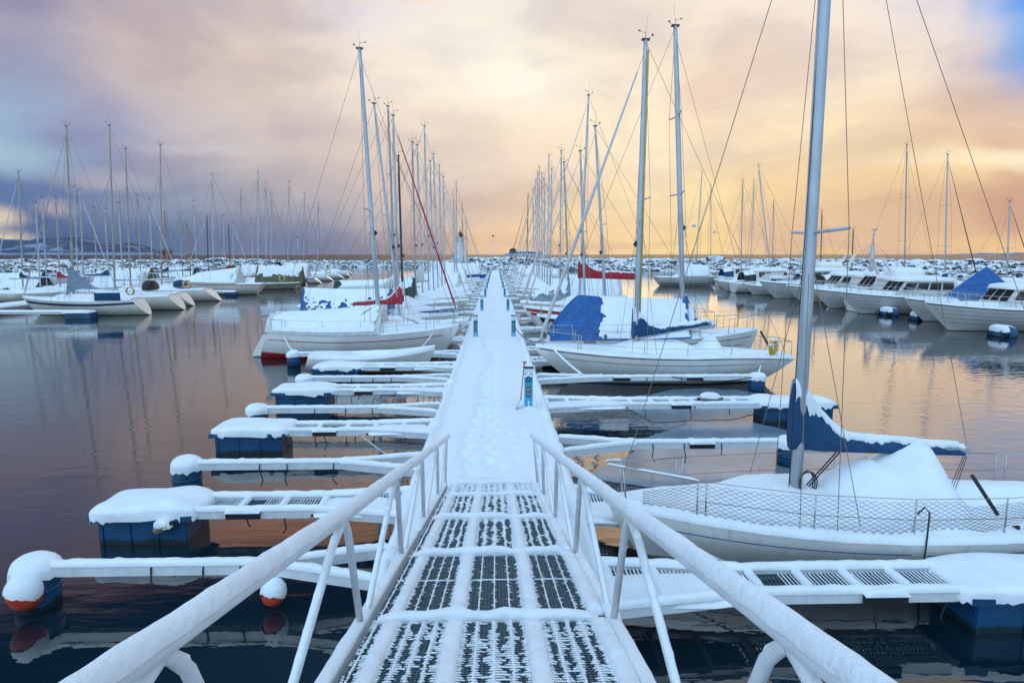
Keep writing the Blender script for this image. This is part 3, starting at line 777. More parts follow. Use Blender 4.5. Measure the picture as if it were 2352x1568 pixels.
def rig(t,h,mx,zb,top,mr,mm,detail,lx_bow,lx_st,wr,furl=None,spread=(.5,),frac=1.,boom=None,vane=True,back=True,aft_strip=None,lazy=True):
    mp=Vector((mx,0,zb)); tp=Vector((top[0],0,top[1])); Lm=(tp-mp).length
    def at(k): return mp.lerp(tp,k)
    mb=MB(); mb.tube([mp,at(.3),at(.7),at(.93),tp],[mr,mr,mr*.97,mr*.85,mr*.7],12,sq=1.25); mo=mb.build('mast',mm,t)
    if aft_strip is not None:
        mb=MB(); mb.tube([at(.02)+Vector((-mr*1.1,0,0)),at(.97)+Vector((-mr*.95,0,0))],mr*.55,8); mb.build('mast_strip',aft_strip,mo)  # coloured strip running up the mast's aft face
    br=h.b(.55)*.92; ch=h.zs(.5)+.05
    for si,k in enumerate(spread):
        q=at(k); w=br*(.82-.12*si)
        mb=MB(); mb.tube([q+Vector((-.1,-w,.04)),q,q+Vector((-.1,w,.04))],max(.016,mr*.3,wr*1.6),8); mb.build('spreader',MAST,mo)
    for sd in (-1,1):
        mb=MB(); pts=[Vector((mx-.12,sd*br,ch))]
        for si,k in enumerate(spread): pts.append(at(k)+Vector((-.1,sd*br*(.82-.12*si),.04)))
        pts.append(at(min(frac,.985)))
        mb.tube(pts,wr,4,False)
        mb.build('shroud',WIRE,t)
        if detail>1 and spread:
            mb=MB(); wire(mb,(mx-.45,sd*br,ch),at(spread[0]-.02),wr); wire(mb,(mx+.35,sd*br*.95,ch),at(spread[0]-.02),wr); mb.build('lower_shrouds',WIRE,t)
    zbw=h.zs(.985)+.1
    fp=Vector((lx_bow,0,zbw)); ft=at(min(frac,.97))
    if furl: part('furled_jib',furl,t,lambda mb:mb.tube([fp+(ft-fp)*.015,fp+(ft-fp)*.06,fp+(ft-fp)*.5,fp+(ft-fp)*.93],[.02,mr*.75,mr*.62,mr*.3],9))
    part('forestay',WIRE,t,lambda mb:wire(mb,fp,ft,wr))
    if back: part('backstay',WIRE,t,lambda mb:wire(mb,(lx_st,0,h.zs(0)+.1),at(.995),wr))
    if vane:
        def vf(mb):
            k=max(.006,wr*.9); e=.22
            mb.tube([tp,tp+Vector((.02,0,.26))],k,5); mb.tube([tp+Vector((.02,0,.2)),tp+Vector((e,.05,.25))],k*.8,5); mb.tube([tp,tp+Vector((-e,0,.12))],k*.8,5)
            mb.box(tp+Vector((-e,0,.15)),(.06,k*2,.07)); mb.box(tp+Vector((e,.05,.26)),(.07,k*2,.04))
            mb.box(tp+Vector((0,0,.01)),(mr*3.,mr*1.6,.05)); mb.tube([tp,tp+Vector((-.05,.05,.75))],k*.45,4)
        part('wind_vane',BLACKM,mo,vf)
    if detail>0 and Lm>8 and h.L>7.2:
        q=at(.36)+Vector((mr*1.1,0,0)); part('deck_light',BLACK,mo,lambda mb:mb.tube([q+Vector((0,0,-.08)),q+Vector((.05,0,0)),q+Vector((0,0,.1))],[.03,.06,.02],8))
    if boom:
        bl,bz,bz2=boom; s=-1
        o=part('boom',mm if mm!=MASTB else MAST,t,lambda mb:mb.tube([(mx-mr,0,bz),(mx-bl,0,bz2)],[mr*.8,mr*.7],10,sq=1.25))
    return mo
def rails(t,h,detail,ts=(.08,.3,.48,.66,.83),hh=.55,net=False,nside=(-1,1),r=.011):
    z=lambda tt:h.zs(tt)+.02
    for sd in (-1,1):
        for tt in ts:
            if sd not in nside and tt in ts: pass
            p=Vector((h.x(tt,1),sd*h.b(tt)*.95,z(tt)))
            part('stanchion',STEEL,t,lambda mb:mb.tube([p,p+Vector((0,0,hh))],r,6))
        for f in (1.,.5):
            pts=[Vector((h.x(tt,1),sd*h.b(tt)*.95,z(tt)+hh*f)) for tt in ts]
            part('lifeline',WIRE,t,lambda mb:mb.tube(pts,.0045,4,False))
    # pulpit and pushpit
    def pul(mb):
        a=.83; e=.965
        A=[Vector((h.x(a,1),sd*h.b(a)*.95,z(a)+hh)) for sd in (-1,1)]; E=[Vector((h.x(e,1)+.08,sd*max(.1,h.b(e)*.8),z(e)+hh+.02)) for sd in (-1,1)]
        tip=Vector((h.x(1,1)+.05,0,z(1)+hh+.03))
        mb.tube([A[0],E[0],tip+Vector((0,-.06,0)),tip+Vector((0,.06,0)),E[1],A[1]],r*1.15,8)
        for sd,k in ((-1,0),(1,1)):
            mb.tube([A[k],A[k]-Vector((0,0,hh))],r*1.1,6); mb.tube([E[k],E[k]-Vector((.06,0,hh))],r*1.1,6)
    part('pulpit',STEEL,t,pul)
    def psh(mb):
        a=.10; e=.012
        A=[Vector((h.x(a,1),sd*h.b(a)*.95,z(a)+hh)) for sd in (-1,1)]; E=[Vector((h.x(e,1)+.03,sd*h.b(e)*.9,z(e)+hh)) for sd in (-1,1)]
        mb.tube([A[0],E[0],E[1],A[1]],r*1.15,8)
        for k in (0,1):
            mb.tube([A[k],A[k]-Vector((0,0,hh))],r*1.1,6); mb.tube([E[k],E[k]-Vector((0,0,hh))],r*1.1,6)
    part('pushpit',STEEL,t,psh)
def sailboat(label,group,Y,mx,rot,L=8.2,B=2.6,fb=(1.05,.82,.86),mt=.6,top=None,hullm=WHITE,stripes=(),stern='counter',detail=1,
             cabin=(.32,.74,.34,.52),boom=None,cover=None,tp=None,furl=None,mm=MAST,spread=(.5,),frac=1.,humps=(),pit=(.05,.27,.18,.5),
             wr=None,back=True,seed=None,mr=None,br=.16,sr=.10,full=.62,th=.10,boot=None,aft_strip=None,railts=None,yaw=0.,nz=.03,keel=-.28,vane=True,windows=None,pk=.42):
    sg=1 if rot==0 else -1
    h=Hull(L,B,fb,stern,br,sr,full,pk,keel); lx=-L/2+L*mt
    t=thing('sailboat',label,'sailboat',(mx-sg*lx,Y,0),(0 if rot==0 else PI)+yaw,group)
    seed=Y*1.7+mx if seed is None else seed
    ho=hull_mesh(h,nt=40 if detail>2 else 22,nv=12 if detail>2 else 8).build('hull',hullm,t)
    for v0,v1,m_,t0,t1 in stripes: strip(h,v0,v1,t0,t1).build('hull_stripe',m_,ho)
    if boot: strip(h,.0,boot[0],off=.005).build('boot_stripe',boot[1],ho)
    mb,zf=deck_snow(h,cabin,humps,th,seed,nt=90 if detail>2 else 40,nu=40 if detail>2 else 22,pit=pit,nz=nz); mb.build('deck_snow',SNOW,t)
    if windows:
        wt0,wt1,wm=windows
        mbw=MB()
        for sd in (-1,1):
            mbw.grid(10,1,lambda u,v:(lambda tt:(h.x(tt,1),sd*h.b(tt)*(cabin[3]+.17-.06*v),h.zs(tt)+.10+.22*v))(wt0+(wt1-wt0)*u),flip=sd<0)
        mbw.build('cabin_window',wm,t)
    if top is None: top=(mx,Y*0+11.)
    wr=wr or (.0045+.00011*Y); mr=mr or (.055+.0035*(L-6))
    mo=None
    if top:
        tl=(lx+(top[0]-mx)*sg,top[1]); zb=h.zs(mt)+.02
        mo=rig(t,h,lx,zb,tl,mr,mm,detail,h.x(.985,1),h.x(.01,1),wr,furl,spread,frac,boom,vane,back,aft_strip)
    if cover and boom:
        sail_cover(t,lx+(mr or .06)*1.25+.03,lx-boom[0]*.97,boom[1],boom[2],**{**dict(seed=seed),**dict(zip(('m','tall','fat','sc','aft','seed','cov'),cover))})
    if tp: tarp(t,h,**{**dict(seed=seed),**tp})
    if detail>1: rails(t,h,detail,railts or (.1,.3,.48,.66,.83))
    return t,h,zf,lx
# ------------------------------------------------------------------ the boats along the pier
GLB='sailboats moored on the left of the pier'; GRB='sailboats moored on the right of the pier'
def T(px,py,Y):
    d=D(px,py,Y); return (d.x,d.z)
def X(px,Y,py=660): return D(px,py,Y).x
# nearest boat
h_t,h_h,h_z,h_lx=sailboat('nearest sailboat, white hull with thin blue line and blue sail cover, netted rail','%s'%GRB,8.45,4.28,PI,L=7.1,B=2.05,fb=(.80,.63,.66),mt=.622,
    top=T(1890,0,8.45)[:1]+(10.2,),stripes=((.80,.815,BLUEP,.03,.90),),detail=3,cabin=(.42,.80,.24,.62),stern='counter',
    humps=((.375,.07,.24,1.15,.92),(.48,.11,.16,1.0,.66)),pit=(.04,.28,.25,.55),boom=(2.45,1.62,1.52),cover=(CANVB,.70,.15,.13),spread=(.41,),mr=.078,wr=.0055,th=.14,
    railts=(.12,.30,.47,.645,.845),br=.10,sr=.06,full=.7,nz=.02)
def hero_extras():
    h,t=h_h,h_t
    # netting between deck and lifeline on both sides
    ts=[.30+(.845-.30)*i/40 for i in range(41)]
    for sd in (1,):
        mb=MB()
        def Q(k,f):
            k=min(1,max(0,k)); tt=.24+(.94-.24)*k; f2=(f*(.55+.45*min(1,k*3.2)) if k<.2 else f)*(1 if k<.85 else 1-.5*(k-.85)/.15)
            return Vector((h.x(tt,1),sd*(h.b(tt)*.95+.012*math.sin(k*19)),h.zs(tt)+.06+.48*f2+(0 if k>.2 else (.2-k)*1.1)))
        n=44
        for i in range(-8,n):
            for d in (1,-1):
                pts=[]
                for j in range(9):
                    k=(i+(j if d>0 else 8-j))/n
                    if 0<=k<=1: pts.append(Q(k,j/8))
                if len(pts)>1: mb.tube(pts,.0027,3,False)
        mb.build('net',ROPEK,t)
    # outboard side details: mast foot lines, tiller, boat hook rope
    part('halyard',ROPEK,t,lambda mb:[mb.tube([(h_lx+.1+.03*i,.05*i,.75),(h_lx+.11+.02*i,.04*i,3.),(h_lx+.09,.02*i,9.5)],.005,4,False) for i in (-1,1)])
    for i in range(3):
        part('coiled_line',ROPEK,t,lambda mb:mb.tube([(h_lx-.1+.09*math.cos(a)*(1+.2*i),.10+.02*i,1.12+.17*math.sin(a)) for a in [2*PI*k/16 for k in range(17)]],.009,5))
    part('mainsheet',ROPEK,t,lambda mb:[mb.tube([(h_lx-2.42,.03*i,1.45),(h_lx-2.32+.1,.06*i,.75)],.006,4,False) for i in (-1,0,1)])
    part('vang',ROPEK,t,lambda mb:[mb.tube([(h_lx-.62,.03*i,1.58),(h_lx-.10,.03*i,.95)],.010,5) for i in (-1,1)])
    part('tiller',BLACK,t,lambda mb:mb.tube([(-1.82,.35,.72),(-1.47,.26,1.26)],.026,8))
    part('topping_lift',WIRE,t,lambda mb:wire(mb,(h_lx-2.42,0,1.62),(h_lx-.1,0,9.9),.005))
    for k,xx in ((0,-.35),(1,-1.9)):
        part('fender_line',ROPEK,t,lambda mb:mb.tube([(xx+.13,h.b(.45)*.97,1.02),(xx+.06,h.b(.45)*1.0,1.13),(xx,h.b(.45)*1.01,1.05),(xx+.02,h.b(.45)*1.03,.6),(xx+.03,h.b(.45)*1.0,.1)],.011,6))
    for tt,sz in ((.36,.03),(.27,.028),(.24,.02)):
        part('winch',BLACK,t,lambda mb:mb.tube([(h.x(tt,1),h.b(tt)*.86,h.zs(tt)+.12),(h.x(tt,1),h.b(tt)*.93,h.zs(tt)+.16)],sz,10))
    part('mast_snow',SNOW,t,lambda mb:[mb.dome((h_lx-.02,.0,z),.09,.09,.12,.8,1,.04,nphi=14,nth=4) for z in (2.28,)])
    for i in range(3): part('pulpit_snow',SNOW,t,lambda mb:mb.snowbeam(*[(Vector((h.x(.965,1)+.05,-.16,h.zs(.97)+.6)),Vector((h.x(1,1)+.05,-.06,h.zs(1)+.6))),(Vector((h.x(.965,1)+.05,.16,h.zs(.97)+.6)),Vector((h.x(1,1)+.05,.06,h.zs(1)+.6))),(Vector((h.x(.845,1),.55,h.zs(.9)+.58)),Vector((h.x(.95,1),.22,h.zs(.95)+.6)))][i],.026,.02,seg=10))
hero_extras()
# white sloop and the boat under the blue tarpaulin behind it
a_t,a_h,a_z,a_lx=sailboat('white classic sloop with yellow-striped mast and blue boom cover, bow at the pier',GRB,20.9,4.75,PI,L=8.7,B=2.45,fb=(1.22,.97,.84),mt=.605,top=T(1483,92,20.9),
    stripes=((.80,.812,BLACK,.1,.92),(.955,.985,TEAK,.02,.985)),detail=2,cabin=(.38,.70,.30,.5),stern='counter',sr=.13,br=.19,full=.42,pk=.48,boom=(2.55,1.52,1.98),cover=(CANVB,.75,.15,.15),
    furl=GREYW,spread=(.5,),mr=.085,aft_strip=YEL,humps=((.30,.05,.10,.8,.55),),railts=(.08,.27,.44,.6,.84))
part('backstay_tackle',ROPEK,a_t,lambda mb:mb.tube([(-3.75,.1,1.0),(-3.2,.35,1.75)],.035,8))
b_t,b_h,b_z,b_lx=sailboat('sailboat under a big blue tarpaulin half covered by snow, bow pointing away from the pier',GRB,23.6,7.2,0,L=8.3,B=2.5,fb=(1.45,1.2,1.12),mt=.655,top=T(1551,60,23.6),
    stripes=((.86,.875,BLACK,.5,.97),(.70,.712,BLACK,.72,.93)),detail=2,cabin=(.34,.66,.2,.5),stern='reverse',sr=.03,br=.08,spread=(.47,.72),mr=.095,
    tp=dict(t0=.0,t1=.64,zr0=2.92,zr1=2.62,m=TARPB,snow=1.2,edge=.02,tail=.22,sfrom=.34,sag=.10,seed=4.),railts=(.1,.3,.48,.68,.86),keel=-.25)
def hull_text(t,txt,loc,rz,size,m):
    cu=bpy.data.curves.new('hull_lettering','FONT'); cu.body=txt; cu.size=size; cu.extrude=.003; cu.align_x='CENTER'; cu.materials.append(m)
    o=bpy.data.objects.new('hull_lettering',cu); me=bpy.data.meshes.new_from_object(o); bpy.data.objects.remove(o); o=bpy.data.objects.new('hull_lettering',me); C.objects.link(o); o.parent=t; o.location=loc; o.rotation_euler=(PI/2,0,rz); return o
_p=b_h.pt(.2,.90,-1,.012); hull_text(b_t,'BAVARIA',_p,.06,.19,NAVY)
mbd=MB(); mbd.grid(20,14,lambda u,v:(b_lx+(.07+.42*v**1.1)*math.cos(2*PI*u)*(1+.12*math.sin(10*PI*u)*v)+.12*v,(.08+.34*v)*math.sin(2*PI*u)*(1+.12*math.sin(8*PI*u)*v),2.75-1.1*v),flip=True); mbd.build('mast_skirt',TARPB,b_t)
mbd=MB(); mbd.grid(30,20,lambda u,v:(b_lx+(.10+.42*v**1.1)*math.cos(2*PI*u)*1.08+.12*v,(.11+.34*v)*math.sin(2*PI*u)*1.08,2.80-1.1*v),flip=True,skip=lambda u,v:NZ(math.cos(2*PI*u)*1.2+4,math.sin(2*PI*u)*1.2,v*1.4,1.5)<.06); mbd.build('skirt_snow',SNOW,b_t)
# left: white boat under tarpaulin
c_t,c_h,c_z,c_lx=sailboat('white sailboat with thin red line and full-length snow-covered tarpaulin, behind the dinghy',GLB,26.4,-4.9,0,L=8.4,B=2.6,fb=(1.32,1.05,1.1),mt=.6,top=T(826,112,26.4),
    stripes=((.80,.822,REDP,.02,.93),),boot=(.40,REDP),detail=2,cabin=(.45,.75,.25,.5),stern='reverse',sr=.075,br=.13,full=.6,spread=(.44,),mr=.09,boom=(4.9,1.95,1.78),
    tp=dict(t0=-.015,t1=.595,zr0=1.88,zr1=2.22,m=CANVW,snow=1.3,edge=.04,sag=.06,power=.62,seed=2.,rag=.0),keel=-.42,railts=(.08,.3,.5,.68,.87))
part('rudder',WHITE,c_t,lambda mb:mb.add([(-4.22,-.04,-.4),(-4.58,-.03,-.4),(-4.5,-.03,.2),(-4.05,-.04,.95),(-3.62,-.04,.95),(-4.22,.04,-.4),(-4.58,.03,-.4),(-4.5,.03,.2),(-4.05,.04,.95),(-3.62,.04,.95)],[(0,1,2,3,4),(9,8,7,6,5),(1,6,7,2),(2,7,8,3),(3,8,9,4)],False))
part('spinnaker_pole',MAST,c_t,lambda mb:mb.tube([(c_lx+.45,-.5,2.0),(c_lx+1.75,-.8,1.5)],.035,8))
part('tarp_edge',CANVG,c_t,lambda mb:mb.grid(12,3,lambda u,v:(c_lx-1.25+1.25*u-.06*v,-.05-(1-u)**.8*1.12+.05*v,2.13-1.02*(1-u)**1.7-.20*v*(u*(1-u)*4)**.5+.03)))
def D_(lbl,Y,px,top,L,grp=GLB,rot=0,**k):
    return sailboat(lbl,grp,Y,X(px,Y),rot,L=L,top=T(top[0],top[1],Y),**k)
D_('white sailboat with torn red boom cover, just beyond the white tarped one',29.8,918,(859,238),8.2,boom=(2.3,2.0,1.95),cover=(CANVR,.62,.14,.16,-1,0,.15),detail=2,fb=(1.2,.95,.95),stripes=((.82,.86,REDP,.55,.97),))
D_('sailboat under snowy tarpaulin with blue patches, red furled jib',33.1,914,(903,265),8.0,furl=CANVR,frac=.97,fb=(1.2,1.,1.),tp=dict(t0=-.02,t1=.56,zr0=2.55,zr1=2.5,m=TARPB,snow=.62,edge=.05,seed=7.,rag=.55),detail=2)
D_('sailboat with broad teal band along its bow and a black mast',36.4,925,(915,358),8.0,mm=BLACKM,stripes=((.70,.97,TEAL,.42,.985),),fb=(1.25,1.05,1.),cabin=(.3,.78,.4,.55),boom=(2.8,2.,2.),cover=(CANVW,.5,.14,.14),detail=2)
D_('large sailboat with buff mast behind the teal-banded boat',39.7,908,(891,244),10.,mm=MASTB,fb=(1.35,1.1,1.1),spread=(.36,.66),boom=(3.6,2.2,2.2),cover=(CANVW,.6,.16,.15),cabin=(.28,.76,.45,.55))
D_('sailboat under a dark green tarpaulin, snow only along its ridge',43.2,955,(947,326),9.2,fb=(1.2,1.,1.),tp=dict(t0=0.,t1=.60,zr0=2.5,zr1=2.7,m=CANVG,snow=.42,edge=.0,seed=3.,rag=.2,wid=1.08),mm=MASTB)
D_('white sailboat with cream canvas hanging at its mast, beyond the green tarpaulin',46.5,971,(958,333),8.4,boom=(3.,2.3,2.2),cover=(CANVW,.9,.2,.3,-1,0,.1),fb=(1.2,1.,1.))
D_('tall sailboat with two spreaders, two beyond the green-tarpaulin boat',49.8,985,(975,290),9.,spread=(.33,.62),fb=(1.2,1.,1.),boom=(3.2,2.2,2.2))
D_('sailboat with white furled jib, third beyond the green-tarpaulin boat',53.3,996,(988,370),8.2,furl=CANVW)
D_('sailboat with a red bow patch, fourth beyond the green-tarpaulin boat',57.,1006,(996,354),8.6,stripes=((.72,.96,REDP,.86,.985),),furl=CANVW)
lf=[(60.4,1015,(1009,381)),(64.,1022,(1019,406)),(68,1032,None),(72,1036,None),(78,1044,(1042,450)),(84,1050,(1048,421)),(89,1054,None),(100,1066,(1061,471)),(106,1070,None),(112,1076,(1070,503)),(119,1079,None),(127,1083,None)]
for i,(Y,px,tp_) in enumerate(lf):
    lb='snow-covered sailboat, %s boat from the gangway along the left of the pier'%ordw(11+i)
    if tp_: D_(lb,Y,px,tp_,8.+(i%3)*.5,detail=0,furl=CANVW if i%3==0 else None,mm=(MAST,MASTB)[i%4==3])
    else: sailboat('low mastless boat under snow, %s from the gangway along the left of the pier'%ordw(11+i),GLB,Y,X(px,Y),0,L=7.5,top=False,detail=0,tp=dict(t0=.02,t1=.75,zr0=2.1,zr1=2.2,m=CANVW,snow=1.2,seed=i*1.,edge=.05))
sailboat('blue-hulled boat under a white tarpaulin in front of the lighthouse',GLB,94.5,X(1064,94.5),0,L=9,top=False,hullm=BLUEP,fb=(1.4,1.2,1.2),tp=dict(t0=.0,t1=.9,zr0=3.3,zr1=2.9,m=CANVW,snow=1.3,seed=3.,edge=.05),detail=0)
# right row beyond
def E_(*a,**k): return D_(*a,grp=GRB,rot=PI,**k)
E_('white sailboat with black band under its rail, bow beside the blue tarpaulin',30.2,1395,(1367,290),8.6,stripes=((.82,.97,BLACK,.3,.985),),fb=(1.35,1.05,1.),detail=2,boom=(2.8,2.1,2.1),cabin=(.28,.76,.42,.55))
E_('sailboat with twin red bands on its bow, second beyond the blue tarpaulin',34.3,1345,(1333,347),8.6,stripes=((.88,.97,REDP,.3,.985),(.76,.84,REDP,.3,.97)),fb=(1.45,1.15,1.1),detail=2,cabin=(.28,.76,.42,.55),furl=CANVW)
E_('sailboat with long red sail cover on its boom, masthead highest behind the yellow-striped mast',39.9,1331,(1352,219),9.6,boom=(3.9,2.85,2.75),cover=(CANVR,.75,.17,.42,-1,0,.3),furl=CANVW,fb=(1.3,1.05,1.05),detail=1,cabin=(.26,.74,.5,.6))
E_('sailboat with grey canvas tent on its foredeck, beyond the red sail cover',44.,1308,(1295,373),8.4,mm=MASTB,furl=GREYW,tp=dict(t0=.6,t1=.93,zr0=2.7,zr1=1.5,m=CANVY,snow=.5,seed=6.,rag=.5,edge=.0),detail=1)
E_('white sailboat with tall cabin cover, second beyond the red sail cover',50.8,1286,(1289,347),9.,tp=dict(t0=.05,t1=.55,zr0=2.6,zr1=2.7,m=CANVW,snow=1.2,seed=8.,edge=.0),furl=CANVW)
rf=[(58,1264,(1267,389)),(63.5,1257,(1261,358)),(67.5,1251,(1250,412)),(71.2,1246,(1244,400)),(76,1240,(1238,385)),(80,1236,(1234,396)),(84.5,1232,(1230,415)),(89.5,1226,(1224,436)),(95,1219,None),(101,1209,(1213,446)),(107,1205,None),(114,1201,None),(122,1196,None)]
for i,(Y,px,tp_) in enumerate(rf):
    if tp_: E_(('snow-covered sailboat with black mast at the far end of the right pier row' if tp_[0]==1213 else 'snow-covered sailboat, %s boat from the gangway along the right of the pier'%ordw(9+i)),Y,px,tp_,8.2+(i%3)*.5,detail=0,furl=BLACKM if tp_[0]==1213 else (CANVW if i%2==0 else None),mm=BLACKM if tp_[0]==1213 else MAST)
    else: sailboat('low mastless boat under snow, %s from the gangway along the right of the pier'%ordw(9+i),GRB,Y,X(px,Y),PI,L=7.5,top=False,detail=0,tp=dict(t0=.02,t1=.8,zr0=2.1,zr1=2.2,m=(CANVW,CANVY)[i%2],snow=.8,seed=i*2.,edge=.05))
# fingers between the farther boats
ls=[28.1,31.4,34.7,38.,41.4,44.8,48.1,51.5,55.1,58.7,62.2,66,70,75,81,86.5,91.5,97.3,103,109,115.5,123]
for i,Y in enumerate(ls):
    finger('%s mooring finger on the left of the pier, counting from the gangway'%ordw(10+i),-1,Y,'boom' if i%2 else 'walk',-6.9,wf=1.4,group=GL,detail=1 if i<6 else 0)
rs=[22.45,25.2,27.7,32.2,37,42,47.3,54.5,60.8,65.5,69.3,73.6,78,82.2,87,92.3,98,104,110.5,118]
for i,Y in enumerate(rs):
    finger('%s mooring finger on the right of the pier, counting from the gangway'%ordw(6+i),1,Y,'boom' if i%2==0 and i else 'walk',7.2 if i<3 else 7.8,wf=1.4,group=GR,detail=1 if i<6 else 0,base=.9)
# ------------------------------------------------------------------ dinghy
def dinghy():
    L,B=4.75,1.45; h=Hull(L,B,(.86,.60,.62),'reverse',.12,.05,.72,.4,keel=-.15)
    t=thing('rowing_dinghy','white rowing dinghy filled with snow, tied behind the fourth wide left finger','dinghy',(-4.6,22.85,0),.03)
    hull_mesh(h,24,8).build('hull',WHITE,t)
    strip(h,.86,.93,.03,.98,.012).build('rubbing_strake',CREAM,t)
    def z(tt,s):
        e=abs(s); z=h.zs(tt)+.05*(1-e**8)+.03
        z-=.20*sstep(.28,.36,tt)*(1-sstep(.58,.66,tt))*(1-sstep(.55,.75,e)); return z
    mb=MB()
    def fn(u,v):
        tt=.003+.994*u; s=2*v-1; s=math.copysign(1-(1-abs(s))**1.5,s); y=h.b(tt)*s*1.01
        zz=z(tt,s)+.05+.02*NZ(tt*5,s*2,1,1.5)
        if abs(s)>.999: zz=h.zs(tt)-.03; y*=1.02
        elif abs(s)>.9: y*=1.04
        return (h.x(tt,1),y,zz)
    mb.grid(40,22,fn,flip=True); mb.grid(1,22,lambda u,v:(lambda p:(p[0]-.02*u,p[1],p[2]*(1-u)+u*(h.zs(0)-.03)))(fn(0,v))); mb.build('snow_filling',SNOW,t)
    part('thwart',WHITE,t,lambda mb:mb.box((h.x(.47,1),0,.52),(.22,1.2,.03)))
dinghy()
# ------------------------------------------------------------------ motor boats on the right
GM='motor boats moored on the far right'
def motorboat(label,bowx,Y,L=9.5,B=3.0,fb=(1.55,1.2,1.05),hullm=GREYW,win=DARKG,clink=True,roof=True,fly=False,cab=(.16,.60),ch=1.25,tent=None,detail=2,rot=PI,trim=TEAK,yaw=0.,outboard=False,top_col=WHITE,canvas=None):
    h=Hull(L,B,fb,'plumb',.20,.0,.86,.36,keel=-.3); sg=1 if rot==0 else -1
    t=thing('motor_boat',label,'motor boat',(bowx-sg*L/2,Y,0),rot+yaw,GM)
    ho=hull_mesh(h,26,9).build('hull',hullm,t)
    if trim: strip(h,.955,.985,.0,.99,.03).build('rubbing_strake',trim,ho)
    if clink:
        for v in (.42,.56,.70,.83): strip(h,v,v+.014,.0,.97,.012).build('clinker_line',GALV,ho)
    mb,zf=deck_snow(h,(cab[0],.84,.20,.55),(),.11,Y,40,22,nz=.03,pit=(.02,cab[0],.25,.6)); mb.build('deck_snow',SNOW,t)
    a,b=cab; xa,xb=h.x(a,1),h.x(b,1); z0=h.zs(.3)+.08; z1=z0+ch; wb=B*.40; wt=B*.33
    if roof:
        sl=ch*.75
        vs=[(xa,-wb,z0),(xb,-wb*.85,z0),(xb-sl,-wt*.92,z1),(xa+.12,-wt,z1),(xa,wb,z0),(xb,wb*.85,z0),(xb-sl,wt*.92,z1),(xa+.12,wt,z1)]
        mb=MB(); mb.add(vs,[(0,1,2,3),(7,6,5,4),(1,5,6,2),(0,3,7,4),(3,2,6,7)],False); ca=mb.build('cabin',top_col,t)
        V=[Vector(v) for v in vs]
        for sd in (0,4):
            A,B_,C_,D0=V[0+sd],V[1+sd],V[2+sd],V[3+sd]; off=Vector((0,-.006 if sd==0 else .006,0))
            nw=4; f0=.05
            for k in range(nw):
                u0=f0+(1-2*f0)*(k+.06)/nw; u1=f0+(1-2*f0)*(k+.94)/nw
                q=lambda u,v:(A.lerp(B_,u)).lerp(D0.lerp(C_,u),v)+off
                mb=MB(); mb.add([q(u0,.42),q(u1,.42),q(u1,.86),q(u0,.86)],[(0,1,2,3) if sd==0 else (3,2,1,0)],False); mb.build('side_window',win if k<2 else DARKG,ca)
        for k in range(3):
            q=lambda u,v:V[1].lerp(V[5],u).lerp(V[2].lerp(V[6],u),v)+Vector((.006,0,.006))
            mb=MB(); mb.add([q((k+.06)/3,.35),q((k+.94)/3,.35),q((k+.94)/3,.92),q((k+.06)/3,.92)],[(0,1,2,3)],False); mb.build('windscreen_pane',DARKG,ca)
        xc=(xa+.12+xb-sl)/2; hl=(xb-sl-xa-.12)/2
        mb=MB(); mb.dome((xc+.1,0,z1-.02),hl+.35,wt+.14,.09,.5,.4,.05,nz=.0,nphi=30,nth=4); mb.build('roof',top_col,t)
        mb=MB(); mb.dome((xc+.1,0,z1+.03),hl+.33,wt+.12,.26,.6,.45,.06,nz=.03,ns=2,nphi=40,nth=8); mb.build('roof_snow',SNOW,t)
        if fly:
            mb=MB(); mb.dome((xc-.2,0,z1+.1),hl*.75,wt*.9,.62,.5,.4,.0,nz=.0,nphi=30,nth=5); mb.build('flybridge',top_col,t)
            mb=MB(); mb.dome((xc-.2,0,z1+.55),hl*.7,wt*.85,.32,.7,.5,.05,nz=.04,nphi=30,nth=6); mb.build('flybridge_snow',SNOW,t)
            part('radar_arch',WHITE,t,lambda mb:[mb.beam((xa+.2,s*wt*.9,z1+.3),(xa-.5,s*wt*.7,z1+1.5),.3,.12) for s in (-1,1)]+[mb.beam((xa-.5,-wt*.75,z1+1.5),(xa-.5,wt*.75,z1+1.5),.3,.1)])
    if canvas:
        def cf(mb): mb.grid(14,12,lambda u,v:(lambda s:(xa-1.3+1.5*u,s*wb*.95,z0+.1+(ch*(.75+.22*u))*(1-abs(s)**2.6)))(2*v-1),flip=True)
        part('cockpit_canvas',canvas,t,cf)
        part('canvas_snow',SNOW,t,lambda mb:mb.grid(14,12,lambda u,v:(lambda s:(xa-1.2+1.35*u,s*wb*.7,z0+.16+(ch*(.75+.22*u))*(1-abs(s*.72)**2.6)))(2*v-1),flip=True))
    if tent:
        pk=Vector((h.x(tent[0],1),0,tent[1])); ts=tent[2]
        def tf(mb):
            def fn(u,v):
                an=2*PI*u; tt=.5*(ts[0]+ts[1])+.5*(ts[1]-ts[0])*math.cos(an); x=h.x(tt,1); y=math.sin(an)*h.b(tt)*1.03
                q=Vector((x,y,h.zs(tt)+.1)).lerp(pk,v**.9); q+=Vector((math.cos(an),math.sin(an),0))*(.05*math.sin(an*9)*v*(1-v)*3); return q
            mb.grid(60,12,fn)
        part('boat_tent',TARPB,t,tf)
